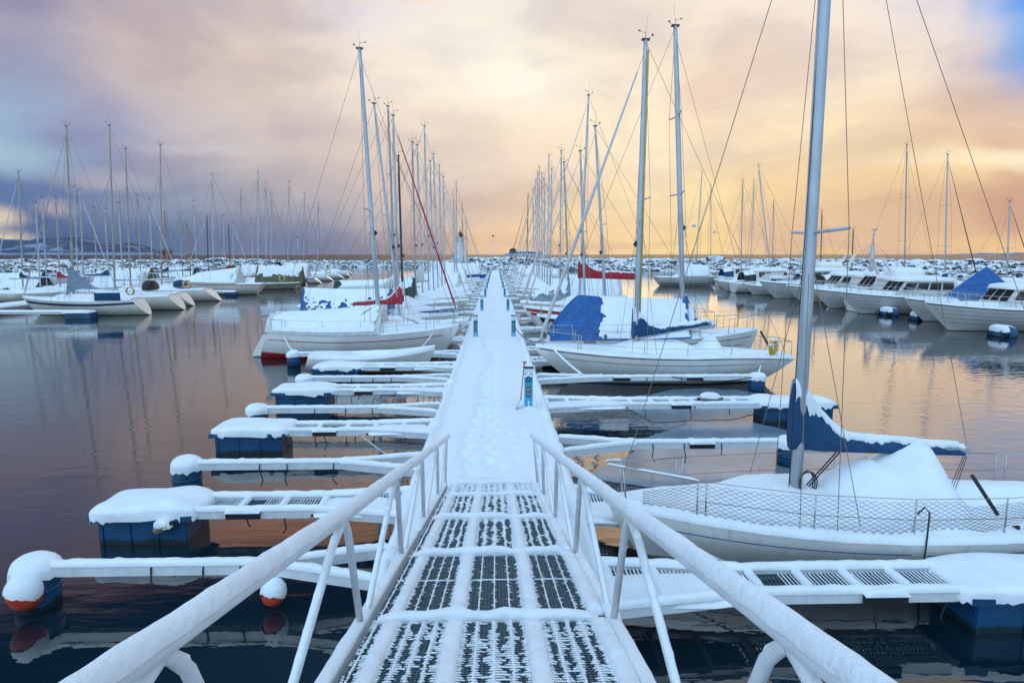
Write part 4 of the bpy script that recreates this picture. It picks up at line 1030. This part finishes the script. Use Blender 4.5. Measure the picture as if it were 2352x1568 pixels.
    # bow rail
    if detail>1:
        zz=lambda tt:h.zs(tt)+.05
        for f in (1.,.55):
            def rf_(mb):
                pts=[Vector((h.x(tt,1),-h.b(tt)*.9,zz(tt)+.62*f)) for tt in (.5,.6,.7,.8,.9,.965)]; pts2=[Vector((p.x,-p.y,p.z)) for p in reversed(pts)]
                mb.tube(pts+[Vector((h.x(1,1)+.12,0,zz(1)+.66*f))]+pts2,.016,6)
            part('bow_rail',STEEL,t,rf_)
        for sd in (-1,1):
            for tt in (.5,.58,.66,.74,.82,.9,.965):
                p=Vector((h.x(tt,1),sd*h.b(tt)*.9,zz(tt))); part('rail_post',STEEL,t,lambda mb:mb.tube([p-Vector((.14,0,0)),p+Vector((0,0,.62))],.013,5))
    if outboard:
        part('outboard_motor',BLACK,t,lambda mb:(mb.dome((-L/2-.2,0,.85),.2,.16,.35,.6,.6,.0,nz=0,nphi=14,nth=4),mb.box((-L/2-.2,0,.45),(.14,.12,.9))))
    return t,h
motorboat('nearest motor boat on the right, clinker hull, tan curtains and thick roof snow',24.2,34.7,L=10,fb=(1.62,1.25,1.1),win=CURT,cab=(.10,.63),ch=1.1)
motorboat('motor boat with blue peaked tent behind its foredeck, next to the nearest clinker boat',26.3,39.6,L=9,fb=(1.5,1.2,1.1),roof=False,clink=False,tent=(.42,3.55,(.12,.74)))
motorboat('clinker motor boat with dark windows all along its cabin, before the tent boat',25.,44.9,L=10,fb=(1.6,1.25,1.1),cab=(.2,.66),ch=1.1,canvas=BLACK)
motorboat('motor boat with raised pale cabin behind the dark-windowed clinker boat',25.4,49.6,L=9.5,cab=(.2,.6),ch=1.35,win=CURT,clink=False)
motorboat('motor cruiser with grey clinker hull right of the flybridge cruiser',26.,55.6,L=10,cab=(.2,.62),ch=1.2,win=CURT)
motorboat('cream flybridge cruiser with radar arch on the right',25.9,61.,L=10.5,fb=(1.7,1.35,1.2),cab=(.2,.62),ch=1.3,fly=True,clink=False,top_col=CREAM)
motorboat('small motor boat stern-on with dark engine and blue windscreen cover',26.6,66.2,L=6.5,B=2.4,fb=(1.1,.9,.85),rot=PI,cab=(.2,.6),ch=.8,clink=False,outboard=True,win=CANVB,detail=1)
motorboat('open white boat with rounded bow near the pale sailboat on the right',25.9,72.5,L=7.5,B=2.5,fb=(1.2,1.,.95),cab=(.3,.6),ch=.9,clink=False,detail=1,canvas=CANVB)
for i,(x,Y,c) in enumerate(((38.5,58.,CANVO),(40,64,CANVB),(37.5,70.5,BLACK),(39,77.,None),(38.,52.,None),(37.5,46.5,None),(38.5,84,CANVB),(39.5,41,None))):
    motorboat('snow-covered cabin boat without canvas in the right back row, %s from the breakwater'%ordw(i+1) if c is None else 'cabin boat with %s cockpit canvas in the right back row%s'%({CANVO.name:'olive',CANVB.name:'blue',BLACK.name:'black'}[c.name],{1:', beside the thick post mast',6:', farthest of its row'}.get(i,'')),x,Y,L=8.5+(i%3),rot=0,cab=(.2,.62),ch=1.2,fly=i in(1,5),clink=False,win=CURT if i%2 else DARKG,detail=1,canvas=c,hullm=WHITE)
GR2='sailboats moored on the far right'
rm=[(1612,397,97,33,'with a radar dome halfway up its mast'),(1633,425,125,43,'with thin mast, behind the radar-dome mast'),(1706,415,81,32,'with plain mast, leftmost of a close trio of masts'),(1732,415,104,43,'with plain mast, middle of a close trio of masts'),(1742,380,76,32.3,'with tall forward-leaning mast, right of a close trio'),(1777,462,97,43,'with short mast just right of the close trio'),(1888,485,82,43,'with dark mast seen right of the nearest mast'),(1960,528,75,43,'with the shortest dark mast on the right'),(2083,332,66,43.4,'with the tallest mast of the far right row'),(2177,355,60,43.6,'with furled jib and blue boom cover on the far right'),(2320,463,52.7,43.4,'with furled jib nearest the right edge')]
for i,(px,py,Y,x,lb) in enumerate(rm):
    x0=X(px,Y)-{1612:1.,1742:-1.6,1732:.8}.get(px,.3)
    t,h,z,lx=sailboat('snowy sailboat '+lb,GR2,Y,x0,PI if x<40 else 0,L=9 if py<420 else 7.5,top=T(px,py,Y),detail=0,mm=BLACKM if 'dark' in lb else MASTB if i%3==2 else MAST,furl=BLACKM if 'jib' in lb else None,boom=(2.8,2.,2.),cover=(CANVB,.5,.14,.14) if 'blue' in lb else None,spread=(.33,.63) if py<400 else (.5,),hullm=WHITE if i%2 else GREYW,stripes=((.83,.9,BLACK,.0,.98),) if i%3==0 else ())
    if 'radar' in lb: part('radar_dome',MAST,t,lambda mb:mb.dome((lx+.6,0,8.6),.35,.35,.25,.8,1,.15,nz=0,nphi=16,nth=4))
sailboat('pale sailboat with square white tarpaulin, stern toward open water at right',GR2,86.,X(1590,86),0,L=9,top=False,fb=(1.3,1.2,1.25),hullm=GREYW,stripes=((.34,.40,NAVY,0,.95),),detail=0,tp=dict(t0=.35,t1=.85,zr0=3.2,zr1=2.7,m=CANVW,snow=1.2,seed=1.,edge=.1))
def post_mast():
    Y=66; x=X(2013,Y); t=thing('fishing_boat','old fishing boat with thick stubby post mast and lamps on top','fishing boat',(x+1,Y+1.2,0),PI,'boats on the far right')
    h=Hull(9.5,3.2,(1.9,1.3,1.4),'plumb',.15,0,.8,.4); hull_mesh(h).build('hull',WHITE,t); mb,z=deck_snow(h,(.1,.5,.9,.5),(),.12,3.,30,18); mb.build('deck_snow',SNOW,t)
    part('mast',MAST,t,lambda mb:[mb.tube([(1,0,1.2),(1,0,5.2)],.2,10),mb.tube([(1,0,5.2),(1,0,6.9)],.06,8),mb.tube([(1,-.35,6.4),(1,.35,6.4)],.04,6),mb.tube([(1-.3,0,6.95),(1.3,0,6.95)],.08,6)])
    part('derrick',MAST,t,lambda mb:mb.tube([(1.,0,4.6),(4.2,0,2.2)],.05,7))
    part('stay',WIRE,t,lambda mb:[wire(mb,(-3.5,0,1.6),(1,0,5.6),.014),wire(mb,(4.6,0,2.1),(1,0,5.6),.014)])
post_mast()
def drum(label,x,Y,r=.45):
    t=thing('drum_float',label,'float',(x,Y,0),0,'blue mooring floats')
    mb=MB(); mb.tube([(-.1,-.55,.12),(-.0,-.5,.12),(0,.5,.12),(-.1,.55,.12)],[r*.8,r,r,r*.8],18); mb.build('body',BLUEF,t)
    mb=MB(); mb.dome((0,0,.30),r*1.0,.62,.32,.7,.7,.06,nz=.04,nphi=24,nth=6); mb.build('snow_cap',SNOW,t)
p=P(2300,772,0); drum('blue mooring drum below the tan-curtained motor boat',p.x,p.y)
p=P(2112,735,0); drum('blue drum float between the tent boat and nearest clinker boat',p.x,p.y)
p=P(2040,724,0); drum('blue drum float under the dark-windowed clinker boat bow',p.x,p.y)
# ------------------------------------------------------------------ the marina on the left
GF='sailboats in the left basin'
def wl(px,Y): return D(px,640,Y).x
ll=[ # mast base px, Y, top, L, keywords
 (165,45.5,(152,290),9.0,'white sailboat with navy band, blue cockpit cloth and grey canvas, nearest in the left basin',dict(stripes=((.74,.86,NAVY,0,.97),),stern='reverse',sr=.10,furl=MASTB,mm=MASTB,fb=(1.3,1.05,1.15),boom=(3.2,2.05,1.8),cabin=(.3,.72,.35,.55),detail=2,hullm=CREAM,spread=(.5,))),
 (261,49.8,(251,288),9.0,'white sailboat with bare horizontal boom and tall mast in the left basin',dict(boom=(4.6,2.3,2.35),mm=MASTB,spread=(.36,.62),furl=None,frac=.72,stern='reverse',hullm=CREAM,fb=(1.25,1.05,1.1))),
 (298,53.5,(288,342),8.8,'cream sailboat with yellow ring on its rail and black sprayhood',dict(stern='reverse',sr=.12,hullm=CREAM,frac=.75,fb=(1.25,1.05,1.1),humps=((.3,.05,.12,.8,.5),),mm=MASTB)),
 (370,59.,(368,333),9.2,'cream sailboat with tall buff mast and blue sprayhood in the left basin',dict(stern='reverse',sr=.14,hullm=CREAM,frac=.8,boom=(4.6,2.6,3.3),mm=MASTB,fb=(1.3,1.05,1.1))),
 (490,68.5,(487,402),9.,'sailboat with dark red rail line under a long white cover',dict(hullm=CREAM,stripes=((.90,.96,REDP,0,.98),),tp=dict(t0=.28,t1=.97,zr0=2.9,zr1=2.2,m=CANVW,snow=1.3,seed=1.,edge=.1,nose=.3),frac=.97,fb=(1.35,1.15,1.15),mm=MAST)),
 (592,79.,(592,397),9.,'sailboat with olive camouflage cover hanging over its stern',dict(hullm=CREAM,tp=dict(t0=-.03,t1=.6,zr0=2.8,zr1=2.9,m=CANVO,snow=.55,seed=2.,edge=-.4,wid=1.08,rag=.2))),
 (611,85.,(610,421),8.6,'sailboat with grey tent-shaped cover over its stern',dict(tp=dict(t0=-.02,t1=.6,zr0=2.6,zr1=2.9,m=CANVY,snow=.4,seed=3.,edge=-.2,tail=.3))),
 (622,89.,(624,447),8.6,'white sailboat with broad reversed transom and yellow float on its rail',dict(stern='reverse',sr=.14)),
 (661,94.5,(664,418),8.6,'sailboat with navy band and upright white cover',dict(stripes=((.8,.95,NAVY,0,.9),),stern='reverse',sr=.14,tp=dict(t0=.1,t1=.6,zr0=3.,zr1=3.1,m=CANVW,snow=1.1,seed=4.))),
 (698,103.5,(699,446),8.2,'small sailboat with a red spot at its stern rail',dict(stern='reverse',sr=.15)),
 (729,113.,(731,467),8.2,'white sailboat third from the open end of the left row',dict(stern='reverse',sr=.16)),
 (752,121.5,None,7.5,'mastless white boat second from the open end of the left row',dict(stern='reverse')),
 (764,131.5,None,7.,'outermost small boat at the open end of the left row',dict(stern='reverse',hullm=GREYW)),
]
for px,Y,tp_,L,lb,k in ll:
    d=dict(detail=0,rot=PI); d.update(k); rot=d.pop('rot')
    t,h,z,lx=sailboat(lb,GF,Y,wl(px,Y),rot,L=L,top=T(tp_[0],tp_[1],Y) if tp_ else False,**d)
    if px==165:
        part('cockpit_cloth',CANVB,t,lambda mb:mb.grid(6,3,lambda u,v:(h.x(.08+.2*u,1),h.b(.08+.2*u)*1.02+.01*math.sin(u*9),h.zs(.2)+.02+.55*v)))
        def gc(mb): mb.grid(16,10,lambda u,v:(lx-.02-1.9*u*(.3+.7*v),.02+(.12+.75*(1-v)*(1-.5*u))*1.0,h.zs(.55)+.3+(2.1*v+.05)*(1-u)**1.2+.5*u))
        part('draped_canvas',CANVY,t,gc)
    if px==370: part('sprayhood',CANVB,t,lambda mb:mb.dome((h.x(.32,1),0,1.4),.5,.8,.55,.8,.8,0,nz=0,nphi=20,nth=5))
    if px==298: part('sprayhood',BLACK,t,lambda mb:mb.dome((h.x(.33,1),0,1.4),.55,.85,.75,.8,.8,0,nz=0,nphi=20,nth=5))
def ring(label,p,r=.28,ax='y'):
    t=thing('lifebuoy',label,'lifebuoy',p,0,'yellow lifebuoys')
    part('ring',YEL,t,lambda mb:mb.tube([(r*math.cos(a),0,r*math.sin(a)) for a in [-PI/2+.25+(2*PI-.5)*i/22 for i in range(23)]],r*.24,10))
    part('strap',WHITE,t,lambda mb:[mb.tube([(r*math.cos(a)-.0,-.07,r*math.sin(a)),(r*math.cos(a),.07,r*math.sin(a))],r*.27,8) for a in (.4,PI-.4)])
    part('snow',SNOW,t,lambda mb:mb.snowbeam((-r*.7,0,r*.85),(r*.7,0,r*.85),.12,.12,seg=10))
    t.rotation_euler=(0,0,0 if ax=='y' else .8); return t
ring('yellow horseshoe lifebuoy on the stern rail of the white classic sloop',(9.2,20.3,1.25),.24,'x')
p=D(310,692,45.3); ring('yellow horseshoe lifebuoy on the stern of the navy-banded sailboat at left',(p.x,44.8,1.75),.26)
p=D(436,668,53.); ring('yellow ring lifebuoy on the stern of the cream boat with black sprayhood',(p.x,52.6,1.85),.3)
p=D(653,637,68.); ring('yellow lifebuoy on the stern of the red-lined boat under white cover',(p.x,67.2,1.8),.3)
p=D(763,638,89.); ring('yellow lifebuoy on the stern of the reversed-transom sailboat',(p.x-.3,88.,2.0),.3)
# second row of the left basin
l2=[(42,395),(82,466),(97,455,),(128,455),(170,430),(183,437),(215,478),(241,480),(273,467),(315,450),(343,460),(378,490,'o'),(412,492),(430,518,'o'),(445,463),(475,496,'k'),(513,497),(525,518,'k'),(553,440),(578,505),(534,515)]
dk=0
for i,e in enumerate(l2):
    px,py=e[:2]; Y=1437*43/(1138-px)+ (0 if i%2 else 2.5); base=px+(8 if px<450 else 4)
    if Y>128: continue
    mm={'o':WOODM,'k':BLACKM}.get(e[2] if len(e)>2 else '',(MASTB,MAST,MAST)[i%3]); dk+=1
    cov=(CANVB,None,None,CANVR,CANVB,None,CANVG)[i%7]
    sailboat('snow-covered sailboat with %s mast, %s from the left edge in the back row'%({'wood':'orange wooden','mast_black':'black'}.get('wood' if mm is WOODM else mm.name,'bare silver'),ordw(i+1)),GF,Y,wl(base,Y),0 if i%3 else PI,L=7.6+(i%4)*.5,top=T(px,py,Y),detail=0,mm=mm,boom=(2.7,2.1,2.1) if cov or i%2 else None,cover=(cov,.6,.15,.15) if cov else None,furl=CANVW if i%5==0 else None,spread=(.5,) if i%2 else (.36,.64),
        tp=dict(t0=0,t1=.6,zr0=2.5,zr1=2.6,m=(CANVW,CANVO,CANVG)[i%3],snow=.9,seed=i*1.,edge=0.) if i%4==2 else None,stern='reverse' if i%2 else 'counter',hullm=(WHITE,CREAM)[i%2])
# dock of the near left boat and its floats
def far_dock():
    for i,(Y,xo) in enumerate(((42.9,-27.6),(51.6,-29),(61,-28.5),(66.2,-27.2),(75,-28),(99,-29))):
        t=thing('mooring_finger','snowy finger with blue float, %s along the left basin row'%ordw(i+1),'mooring finger',(xo,Y,0),0,'mooring fingers in the left basin')
        part('arm',ALU,t,lambda mb:mb.box((-4.5,0,.4),(8,.5,.14)))
        part('arm_snow',SNOW,t,lambda mb:mb.snowbeam((-8.4,0,.47),(-.4,0,.47),.62,.12))
        part('float',BLUEF,t,lambda mb:mb.box((-.4,0,.12),(1.7 if i==0 else 1.,.8,.6)))
        part('float_snow',SNOW,t,lambda mb:mb.dome((-.5,0,.42),.95 if i==0 else .6,.5,.16,.6,.4,.05))
    t=thing('floating_pier','snowy pier of the left basin, seen only between its boats','pier',(-37.5,90,0))
    part('deck',GALV,t,lambda mb:mb.box((0,0,.3),(2.4,110,.3))); part('snow_cover',SNOW,t,lambda mb:mb.dome((0,0,.42),1.25,55,.15,.4,.2,.03,nphi=40,nth=4))
    t=thing('floating_pier','snowy pier of the right basin, seen only between its boats','pier',(36.6,72,0))
    part('deck',GALV,t,lambda mb:mb.box((0,0,.3),(2.2,80,.3))); part('snow_cover',SNOW,t,lambda mb:mb.dome((0,0,.42),1.15,40,.15,.4,.2,.03,nphi=40,nth=4))
far_dock()
# ------------------------------------------------------------------ breakwater of snow-capped rocks
def rockmat():
    m=bpy.data.materials.new('rock_with_snow'); m.use_nodes=True; g=NT(m.node_tree)
    out=g.n('ShaderNodeOutputMaterial'); p=g.n('ShaderNodeBsdfPrincipled',i_Roughness=.85); g.l(p.outputs[0],out.inputs[0])
    tc=g.n('ShaderNodeTexCoord').outputs['Object']; ge=g.n('ShaderNodeNewGeometry')
    n=g.n('ShaderNodeTexNoise',i_Vector=tc,i_Scale=1.4,i_Detail=5.)
    oi=g.n('ShaderNodeObjectInfo')
    rk=g.mix(g.mr(n.outputs[0],.35,.65),(.035,.035,.042),(.13,.105,.09))
    nz=g.n('ShaderNodeSeparateXYZ',i_0=ge.outputs['Normal']).outputs[2]
    n2=g.n('ShaderNodeTexNoise',i_Vector=tc,i_Scale=.9,i_Detail=3.)
    f=g.mr(g.math('ADD',nz,g.math('MULTIPLY',g.math('SUBTRACT',n2.outputs[0],.5),.9)),-.0,.30)
    g.l(g.mix(f,rk,(.86,.88,.91)),p.inputs['Base Color']); return m
ROCK=rockmat()
def breakwater():
    segs=[([(-175,140),(-122,163),(-58,166)],2.7,1.45),([(-78,222),(-12,207)],2.1,.95),([(-14,196),(6,176),(60,162),(92,118),(118,84)],2.95,1.4)]
    rocks=[]
    for pts,H_,sz in segs:
        pv=[Vector((x,y,0)) for x,y in pts]
        core=MB(); sec=[(-3.4,-1.),(-3.3,.1),(-.4,H_-.5),(3.2,H_-.5),(6.5,-1.)]
        rows=[]
        for i,p in enumerate(pv):
            d=(pv[min(i+1,len(pv)-1)]-pv[max(i-1,0)]).normalized(); nrm=Vector((-d.y,d.x,0)); rows.append([p+nrm*(a+3.4)+Vector((0,0,b)) for a,b in sec])
        m=len(sec); core.add([q for r in rows for q in r],[(i*m+k,(i+1)*m+k,(i+1)*m+k+1,i*m+k+1) for i in range(len(rows)-1) for k in range(m-1)],False)
        o=core.build('breakwater_core',ROCK); tag(o,'snowy rubble core of the breakwater under its boulders' if 0 else None,kind='structure')
        for a,b in zip(pv[:-1],pv[1:]):
            d=b-a; L=d.length; d.normalize(); nrm=Vector((-d.y,d.x,0)); nr=int(H_/(sz*.42))+1
            for r in range(nr+1):
                k=0.; z=H_*r/nr
                while k<L:
                    s=sz*(random.uniform(.45,1.15)+.8*random.random()**3)*(1.15 if r==nr else 1); 
                    off=3.1*z/H_+random.uniform(-.25,.25)+.2
                    if r<nr and random.random()<.06: k+=s*.6; continue
                    rocks.append((a+d*k+nrm*off+Vector((0,0,z-.1+random.uniform(-.1,.1)-(.2 if r==nr else 0))),s,math.atan2(d.y,d.x)))
                    k+=s*random.uniform(.85,1.2)
                if r==nr:
                    k=0.
                    while k<L: s=sz*random.uniform(.8,1.3); rocks.append((a+d*k+nrm*(4.6+random.uniform(-.4,.8))+Vector((0,0,H_-.3)),s,random.random()*3)); k+=s*1.4
    import bmesh
    var=[]
    for v in range(9):
        bm=bmesh.new(); bmesh.ops.create_icosphere(bm,subdivisions=2,radius=1.)
        sx,sy,szz=random.uniform(.55,.75),random.uniform(.4,.55),random.uniform(.26,.42)
        pl=[(Vector((random.gauss(0,1),random.gauss(0,1),random.gauss(0,1))).normalized(),random.uniform(.55,.85)) for _ in range(9)]+[(Vector((0,0,1)),.6),(Vector((0,-1,0)),.62),(Vector((0,0,-1)),.6)]
        for w in bm.verts:
            for nrm,dd in pl:
                k=w.co.dot(nrm)
                if k>dd: w.co-=nrm*(k-dd)
            w.co*=1.35; w.co=Vector((w.co.x*sx,w.co.y*sy,w.co.z*szz))
        me=bpy.data.meshes.new('boulder'); bm.to_mesh(me); bm.free(); me.materials.append(ROCK); var.append(me)
    rocks.sort(key=lambda r:-(r[1]/r[0].length) if abs(r[0].x/r[0].y-.03)<.8 else 0)
    mb=MB()
    for i,(p,s,rz) in enumerate(rocks):
        me=random.choice(var); rz+=random.uniform(-.25,.25)
        if i<300:
            o=bpy.data.objects.new('boulder',me); C.objects.link(o); o.location=p; o.scale=(s,s,s*random.uniform(.85,1.25)); o.rotation_euler=(random.uniform(-.15,.15),random.uniform(-.12,.12),rz)
            tag(o,'snow-topped grey boulder in the slope of the breakwater','boulder','boulders of the breakwater')
        else:
            c,sn=math.cos(rz),math.sin(rz); tz=random.uniform(.85,1.25); rx=random.uniform(-.2,.2)
            mb.add([(p.x+s*(w.co.x*c-w.co.y*sn),p.y+s*(w.co.x*sn+w.co.y*c),p.z+s*(w.co.z*tz+w.co.x*rx)) for w in me.vertices],[tuple(q.vertices) for q in me.polygons],False)
    tag(mb.build('breakwater_boulders',ROCK),'snowy boulders filling the rest of the long breakwater','rocks',kind='stuff')
breakwater()
# ------------------------------------------------------------------ lighthouse, lamp posts, shrubs, island, hills
def lighthouse():
    Y=192; x=X(1059,Y); t=thing('lighthouse','small white lighthouse with red lantern roof on the breakwater','lighthouse',(x,Y,2.4))
    def oct(mb,r0,r1,z0,z1,n=8): mb.tube([(0,0,z0),(0,0,z1)],[r0,r1],n,ref=Vector((1,0,0)))
    part('base',ALU,t,lambda mb:mb.box((0,0,.3),(5,5,1.4)))
    mb=MB(); oct(mb,1.75,1.05,.9,6.1); mb.sm=[False]*len(mb.sm); tw=mb.build('tower',ALU,t)
    for z in (2.4,4.4): part('window',DARKG,tw,lambda mb:mb.box((.0,-1.62+.13*z,z),(.35,.2,.55)))
    mb=MB(); oct(mb,1.5,1.5,6.1,6.28,12); mb.build('gallery',ALU,t)
    part('railing',REDP,t,lambda mb:[mb.tube([(1.45*math.cos(a),1.45*math.sin(a),zz) for a in [2*PI*i/12 for i in range(13)]],.03,5) for zz in (6.7,7.1)]+[mb.tube([(1.45*math.cos(a),1.45*math.sin(a),6.25),(1.45*math.cos(a),1.45*math.sin(a),7.1)],.025,5) for a in [2*PI*i/12 for i in range(12)]])
    mb=MB(); oct(mb,.95,.95,6.28,7.0); mb.build('lantern_wall',ALU,t)
    mb=MB(); oct(mb,.85,.85,7.0,7.9); mb.build('lantern_glass',DARKG,t)
    for i in range(8):
        a=2*PI*i/8; part('lantern_bar',REDP,t,lambda mb:mb.tube([(.87*math.cos(a),.87*math.sin(a),7.),(.87*math.cos(a),.87*math.sin(a),7.9)],.05,5))
    mb=MB(); oct(mb,1.1,.12,7.9,8.75); mb.build('roof',REDP,t)
    part('roof_snow',SNOW,t,lambda mb:mb.dome((.1,.25,8.1),.75,.6,.5,.9,1,.05,nphi=14,nth=4))
    part('finial',REDP,t,lambda mb:mb.tube([(0,0,8.7),(0,0,9.0),(0,0,9.7)],[.16,.05,.03],6))
lighthouse()
for px,top,base,Y,lb in ((1133,543,600,150.6,'slim white lamp post at the far end of the pier'),(689,546,597,216,'slim pale lamp post on the breakwater at left')):
    x=X(px,Y); z1=D(px,top,Y).z; z0=.6 if Y<200 else 2.3
    t=thing('lamp_post',lb,'lamp post',(x,Y,z0)); part('pole',ALU,t,lambda mb:mb.tube([(0,0,0),(0,0,z1-z0)],[.09,.06],8)); part('lamp_head',BLACKM,t,lambda mb:mb.tube([(0,0,z1-z0-.1),(0,0,z1-z0+.1),(0,0,z1-z0+.35)],[.12,.28,.1],8))
def shrub(label,px,Y,h,w):
    t=thing('bare_shrub',label,'shrub',(X(px,Y),Y,2.8),0,'leafless shrubs on the breakwater')
    def tw(mb,p,d,L,r,k):
        q=p+d*L; mb.tube([p,p.lerp(q,.5)+Vector((random.uniform(-.05,.05),0,0))*L,q],[r,r*.8,r*.55],4,False)
        if k:
            for _ in range(4):
                nd=(d+Vector((random.gauss(0,.5),random.gauss(0,.5),random.gauss(.1,.35)))).normalized(); tw(mb,p.lerp(q,random.uniform(.5,1)),nd,L*random.uniform(.5,.8),r*.55,k-1)
    mb=MB()
    for _ in range(int(5*w)): tw(mb,Vector((random.uniform(-w,w)*.8,random.uniform(-.5,.5),0)),Vector((random.gauss(0,.3),random.gauss(0,.2),1)).normalized(),h*.42,.06,3)
    mb.build('branches',TEAK,t)
shrub('wide leafless shrub on the left breakwater',383,168,3.6,2.2); shrub('small leafless shrub right of the wide one on the breakwater',446,169,2.4,.9)
HILLM=mat('dusk_blue_forest_hill',(.075,.10,.15),.95)
def hillmat():
    g=NT(HILLM.node_tree); out=g.n('ShaderNodeOutputMaterial'); p=g.n('ShaderNodeBsdfPrincipled',i_Roughness=.95); g.l(p.outputs[0],out.inputs[0])
    tc=g.n('ShaderNodeTexCoord').outputs['Object']; n=g.n('ShaderNodeTexNoise',i_Vector=g.vm('MULTIPLY',tc,(.004,.004,.02)).outputs[0],i_Scale=1.,i_Detail=6.,i_Roughness=.6)
    z=g.n('ShaderNodeSeparateXYZ',i_0=tc).outputs[2]
    f=g.math('MAXIMUM',g.mr(n.outputs[0],.56,.66),g.math('MULTIPLY',g.mr(z,26,10),g.mr(n.outputs[0],.38,.5)))
    g.l(g.mix(f,(.045,.075,.15),(.28,.34,.46)),p.inputs['Base Color'])  # twilight blue of distant air painted into the forest and snow colours
hillmat()
def hills():
    mb=MB(); Y0=5200; prof=[(-900,90),(-500,120),(-150,46),(-60,36),(0,33),(50,40),(100,41),(140,33),(170,26),(200,24),(225,27),(250,20),(275,10),(310,4),(420,2.5),(650,1.6),(720,0)]
    def hh(px):
        for (a,b),(c,d) in zip(prof[:-1],prof[1:]):
            if a<=px<=c: k=(px-a)/(c-a); k=k*k*(3-2*k); return b+(d-b)*k
        return 0
    def fn(u,v):
        px=-900+1620*u; Y=Y0+1800*v; x=(px-1138)/F*Y0*(1+.1*v); H_=hh(px)/F*(Y0+600)
        z=H_*math.sin(PI*min(1,v*1.02))**.8*(1+.12*NZ(x,Y,0,.0016))+8*NZ(x,Y,3,.006)*min(1,H_/40)-3
        return (x,Y,z)
    mb.grid(220,20,fn,flip=True); tag(mb.build('hills',HILLM),kind='structure')
    mb=MB(); mb.grid(60,10,lambda u,v:(lambda x,Y:(x,Y,-3+ (16+14*NZ(x,Y,0,.01))*math.sin(PI*u)*math.sin(PI*v)**.7))(4250+1600*u,5600+900*v),flip=True); tag(mb.build('far_shore_hills',HILLM),kind='structure')
hills()
def island():
    Y=1500; x0=X(1148,Y); x1=X(1262,Y); mb=MB()
    mb.grid(50,12,lambda u,v:(lambda x,y:(x,y,-1+(6.5+2.5*NZ(x,y,0,.08)+3.5*math.exp(-((u-.42)/.28)**2))*min(1,math.sin(PI*u)*2.2)**.7*math.sin(PI*v)**.6))(x0+(x1-x0)*u,Y-25+60*v),flip=True); tag(mb.build('island',HILLM),kind='structure')
    xc=X(1184,Y); t=thing('island_fort','dark round fort with snowy roofs on the island at the horizon','fort',(xc,Y,5))
    part('tower',TEAK,t,lambda mb:mb.tube([(-6,0,0),(-6,0,10)],[9,8.5],14)); part('tower_roof',BLACKM,t,lambda mb:mb.tube([(-6,0,10),(-6,0,14)],[9,2],14))
    part('wall',TEAK,t,lambda mb:mb.box((20,0,2.5),(46,14,6))); part('roof_snow',SNOW,t,lambda mb:mb.dome((14,0,5.4),22,7,2.6,.9,.6,0))
    for k in range(16):
        tx=x0+8+(x1-x0-16)*random.random(); 
        t=thing('tree','low dark tree on the far island','tree',(tx,Y-6,5),0,'trees on the far island')
        part('trunk',TEAK,t,lambda mb:mb.tube([(0,0,0),(0,0,3)],.3,5))
        def cr(mb):
            for _ in range(9): mb.dome((random.gauss(0,1.3),random.gauss(0,1),3+random.random()*2.2),random.uniform(.7,1.5),1.2,random.uniform(.7,1.4),.9,1,.4,nz=.4,ns=2,nphi=9,nth=4)
        part('crown',CANVG,t,cr)
island()
# ------------------------------------------------------------------ mooring ropes
def rope(label,p,q,sag,m=ROPE,r=.013):
    p=Vector(p);q=Vector(q); mb=MB(); mb.tube([p.lerp(q,i/14)-Vector((0,0,sag*4*(i/14)*(1-i/14))) for i in range(15)],r,6)
    tag(mb.build('mooring_rope',m),label,'rope','mooring ropes')
rope('snowy bow rope from the white classic sloop down to the thin boom',(1.95,20.55,1.16),(2.75,19.2,.55),.05,SNOW,.035)
rope('stern rope from the white tarped sailboat to the blue drum float',(-8.65,25.5,1.12),(-7.75,24.3,.48),.18,SNOW,.028)
rope('pale slack rope hanging over the second wide left finger toward the water',(-3.0,13.35,.44),(-2.05,12.45,.10),.03,ROPE,.016)
rope('stern rope from the classic sloop to its boom float',(9.0,20.6,.8),(8.3,19.3,.5),.04,SNOW,.03)
rope('long slack rope draped along the thin right boom',(5.5,19.05,.52),(8.1,19.05,.5),.14,ROPEK,.016)
rope('bow rope from the blue-striped sailboat to the grated finger',(2.2,8.35,.55),(3.0,7.25,.44),.03,ROPE,.014)
rope('bow rope from the white tarped sailboat to the long thin boom',(-2.55,26.1,1.12),(-3.1,24.25,.52),.06,SNOW,.025)
rope('dark power cable running from the second right pedestal to the blue-tarpaulin boat',(.86,27.95,1.05),(2.1,24.3,1.15),.42,ROPEK,.02)
rope('second bow rope of the classic sloop, running to the finger beyond it',(1.6,21.0,1.2),(1.5,22.4,.5),.06,SNOW,.03)
rope('rope from the black-banded sailboat bow down to its finger',(1.9,30.0,1.3),(2.6,27.75,.5),.1,ROPE,.028)
rope('rope from the teal-banded sailboat bow down to its finger',(-2.6,36.2,1.2),(-3.2,34.75,.5),.08,ROPE,.028)
rope('rope from the torn-red-cover sailboat bow down to its finger',(-1.9,29.6,1.2),(-2.2,28.15,.5),.08,ROPE,.028)
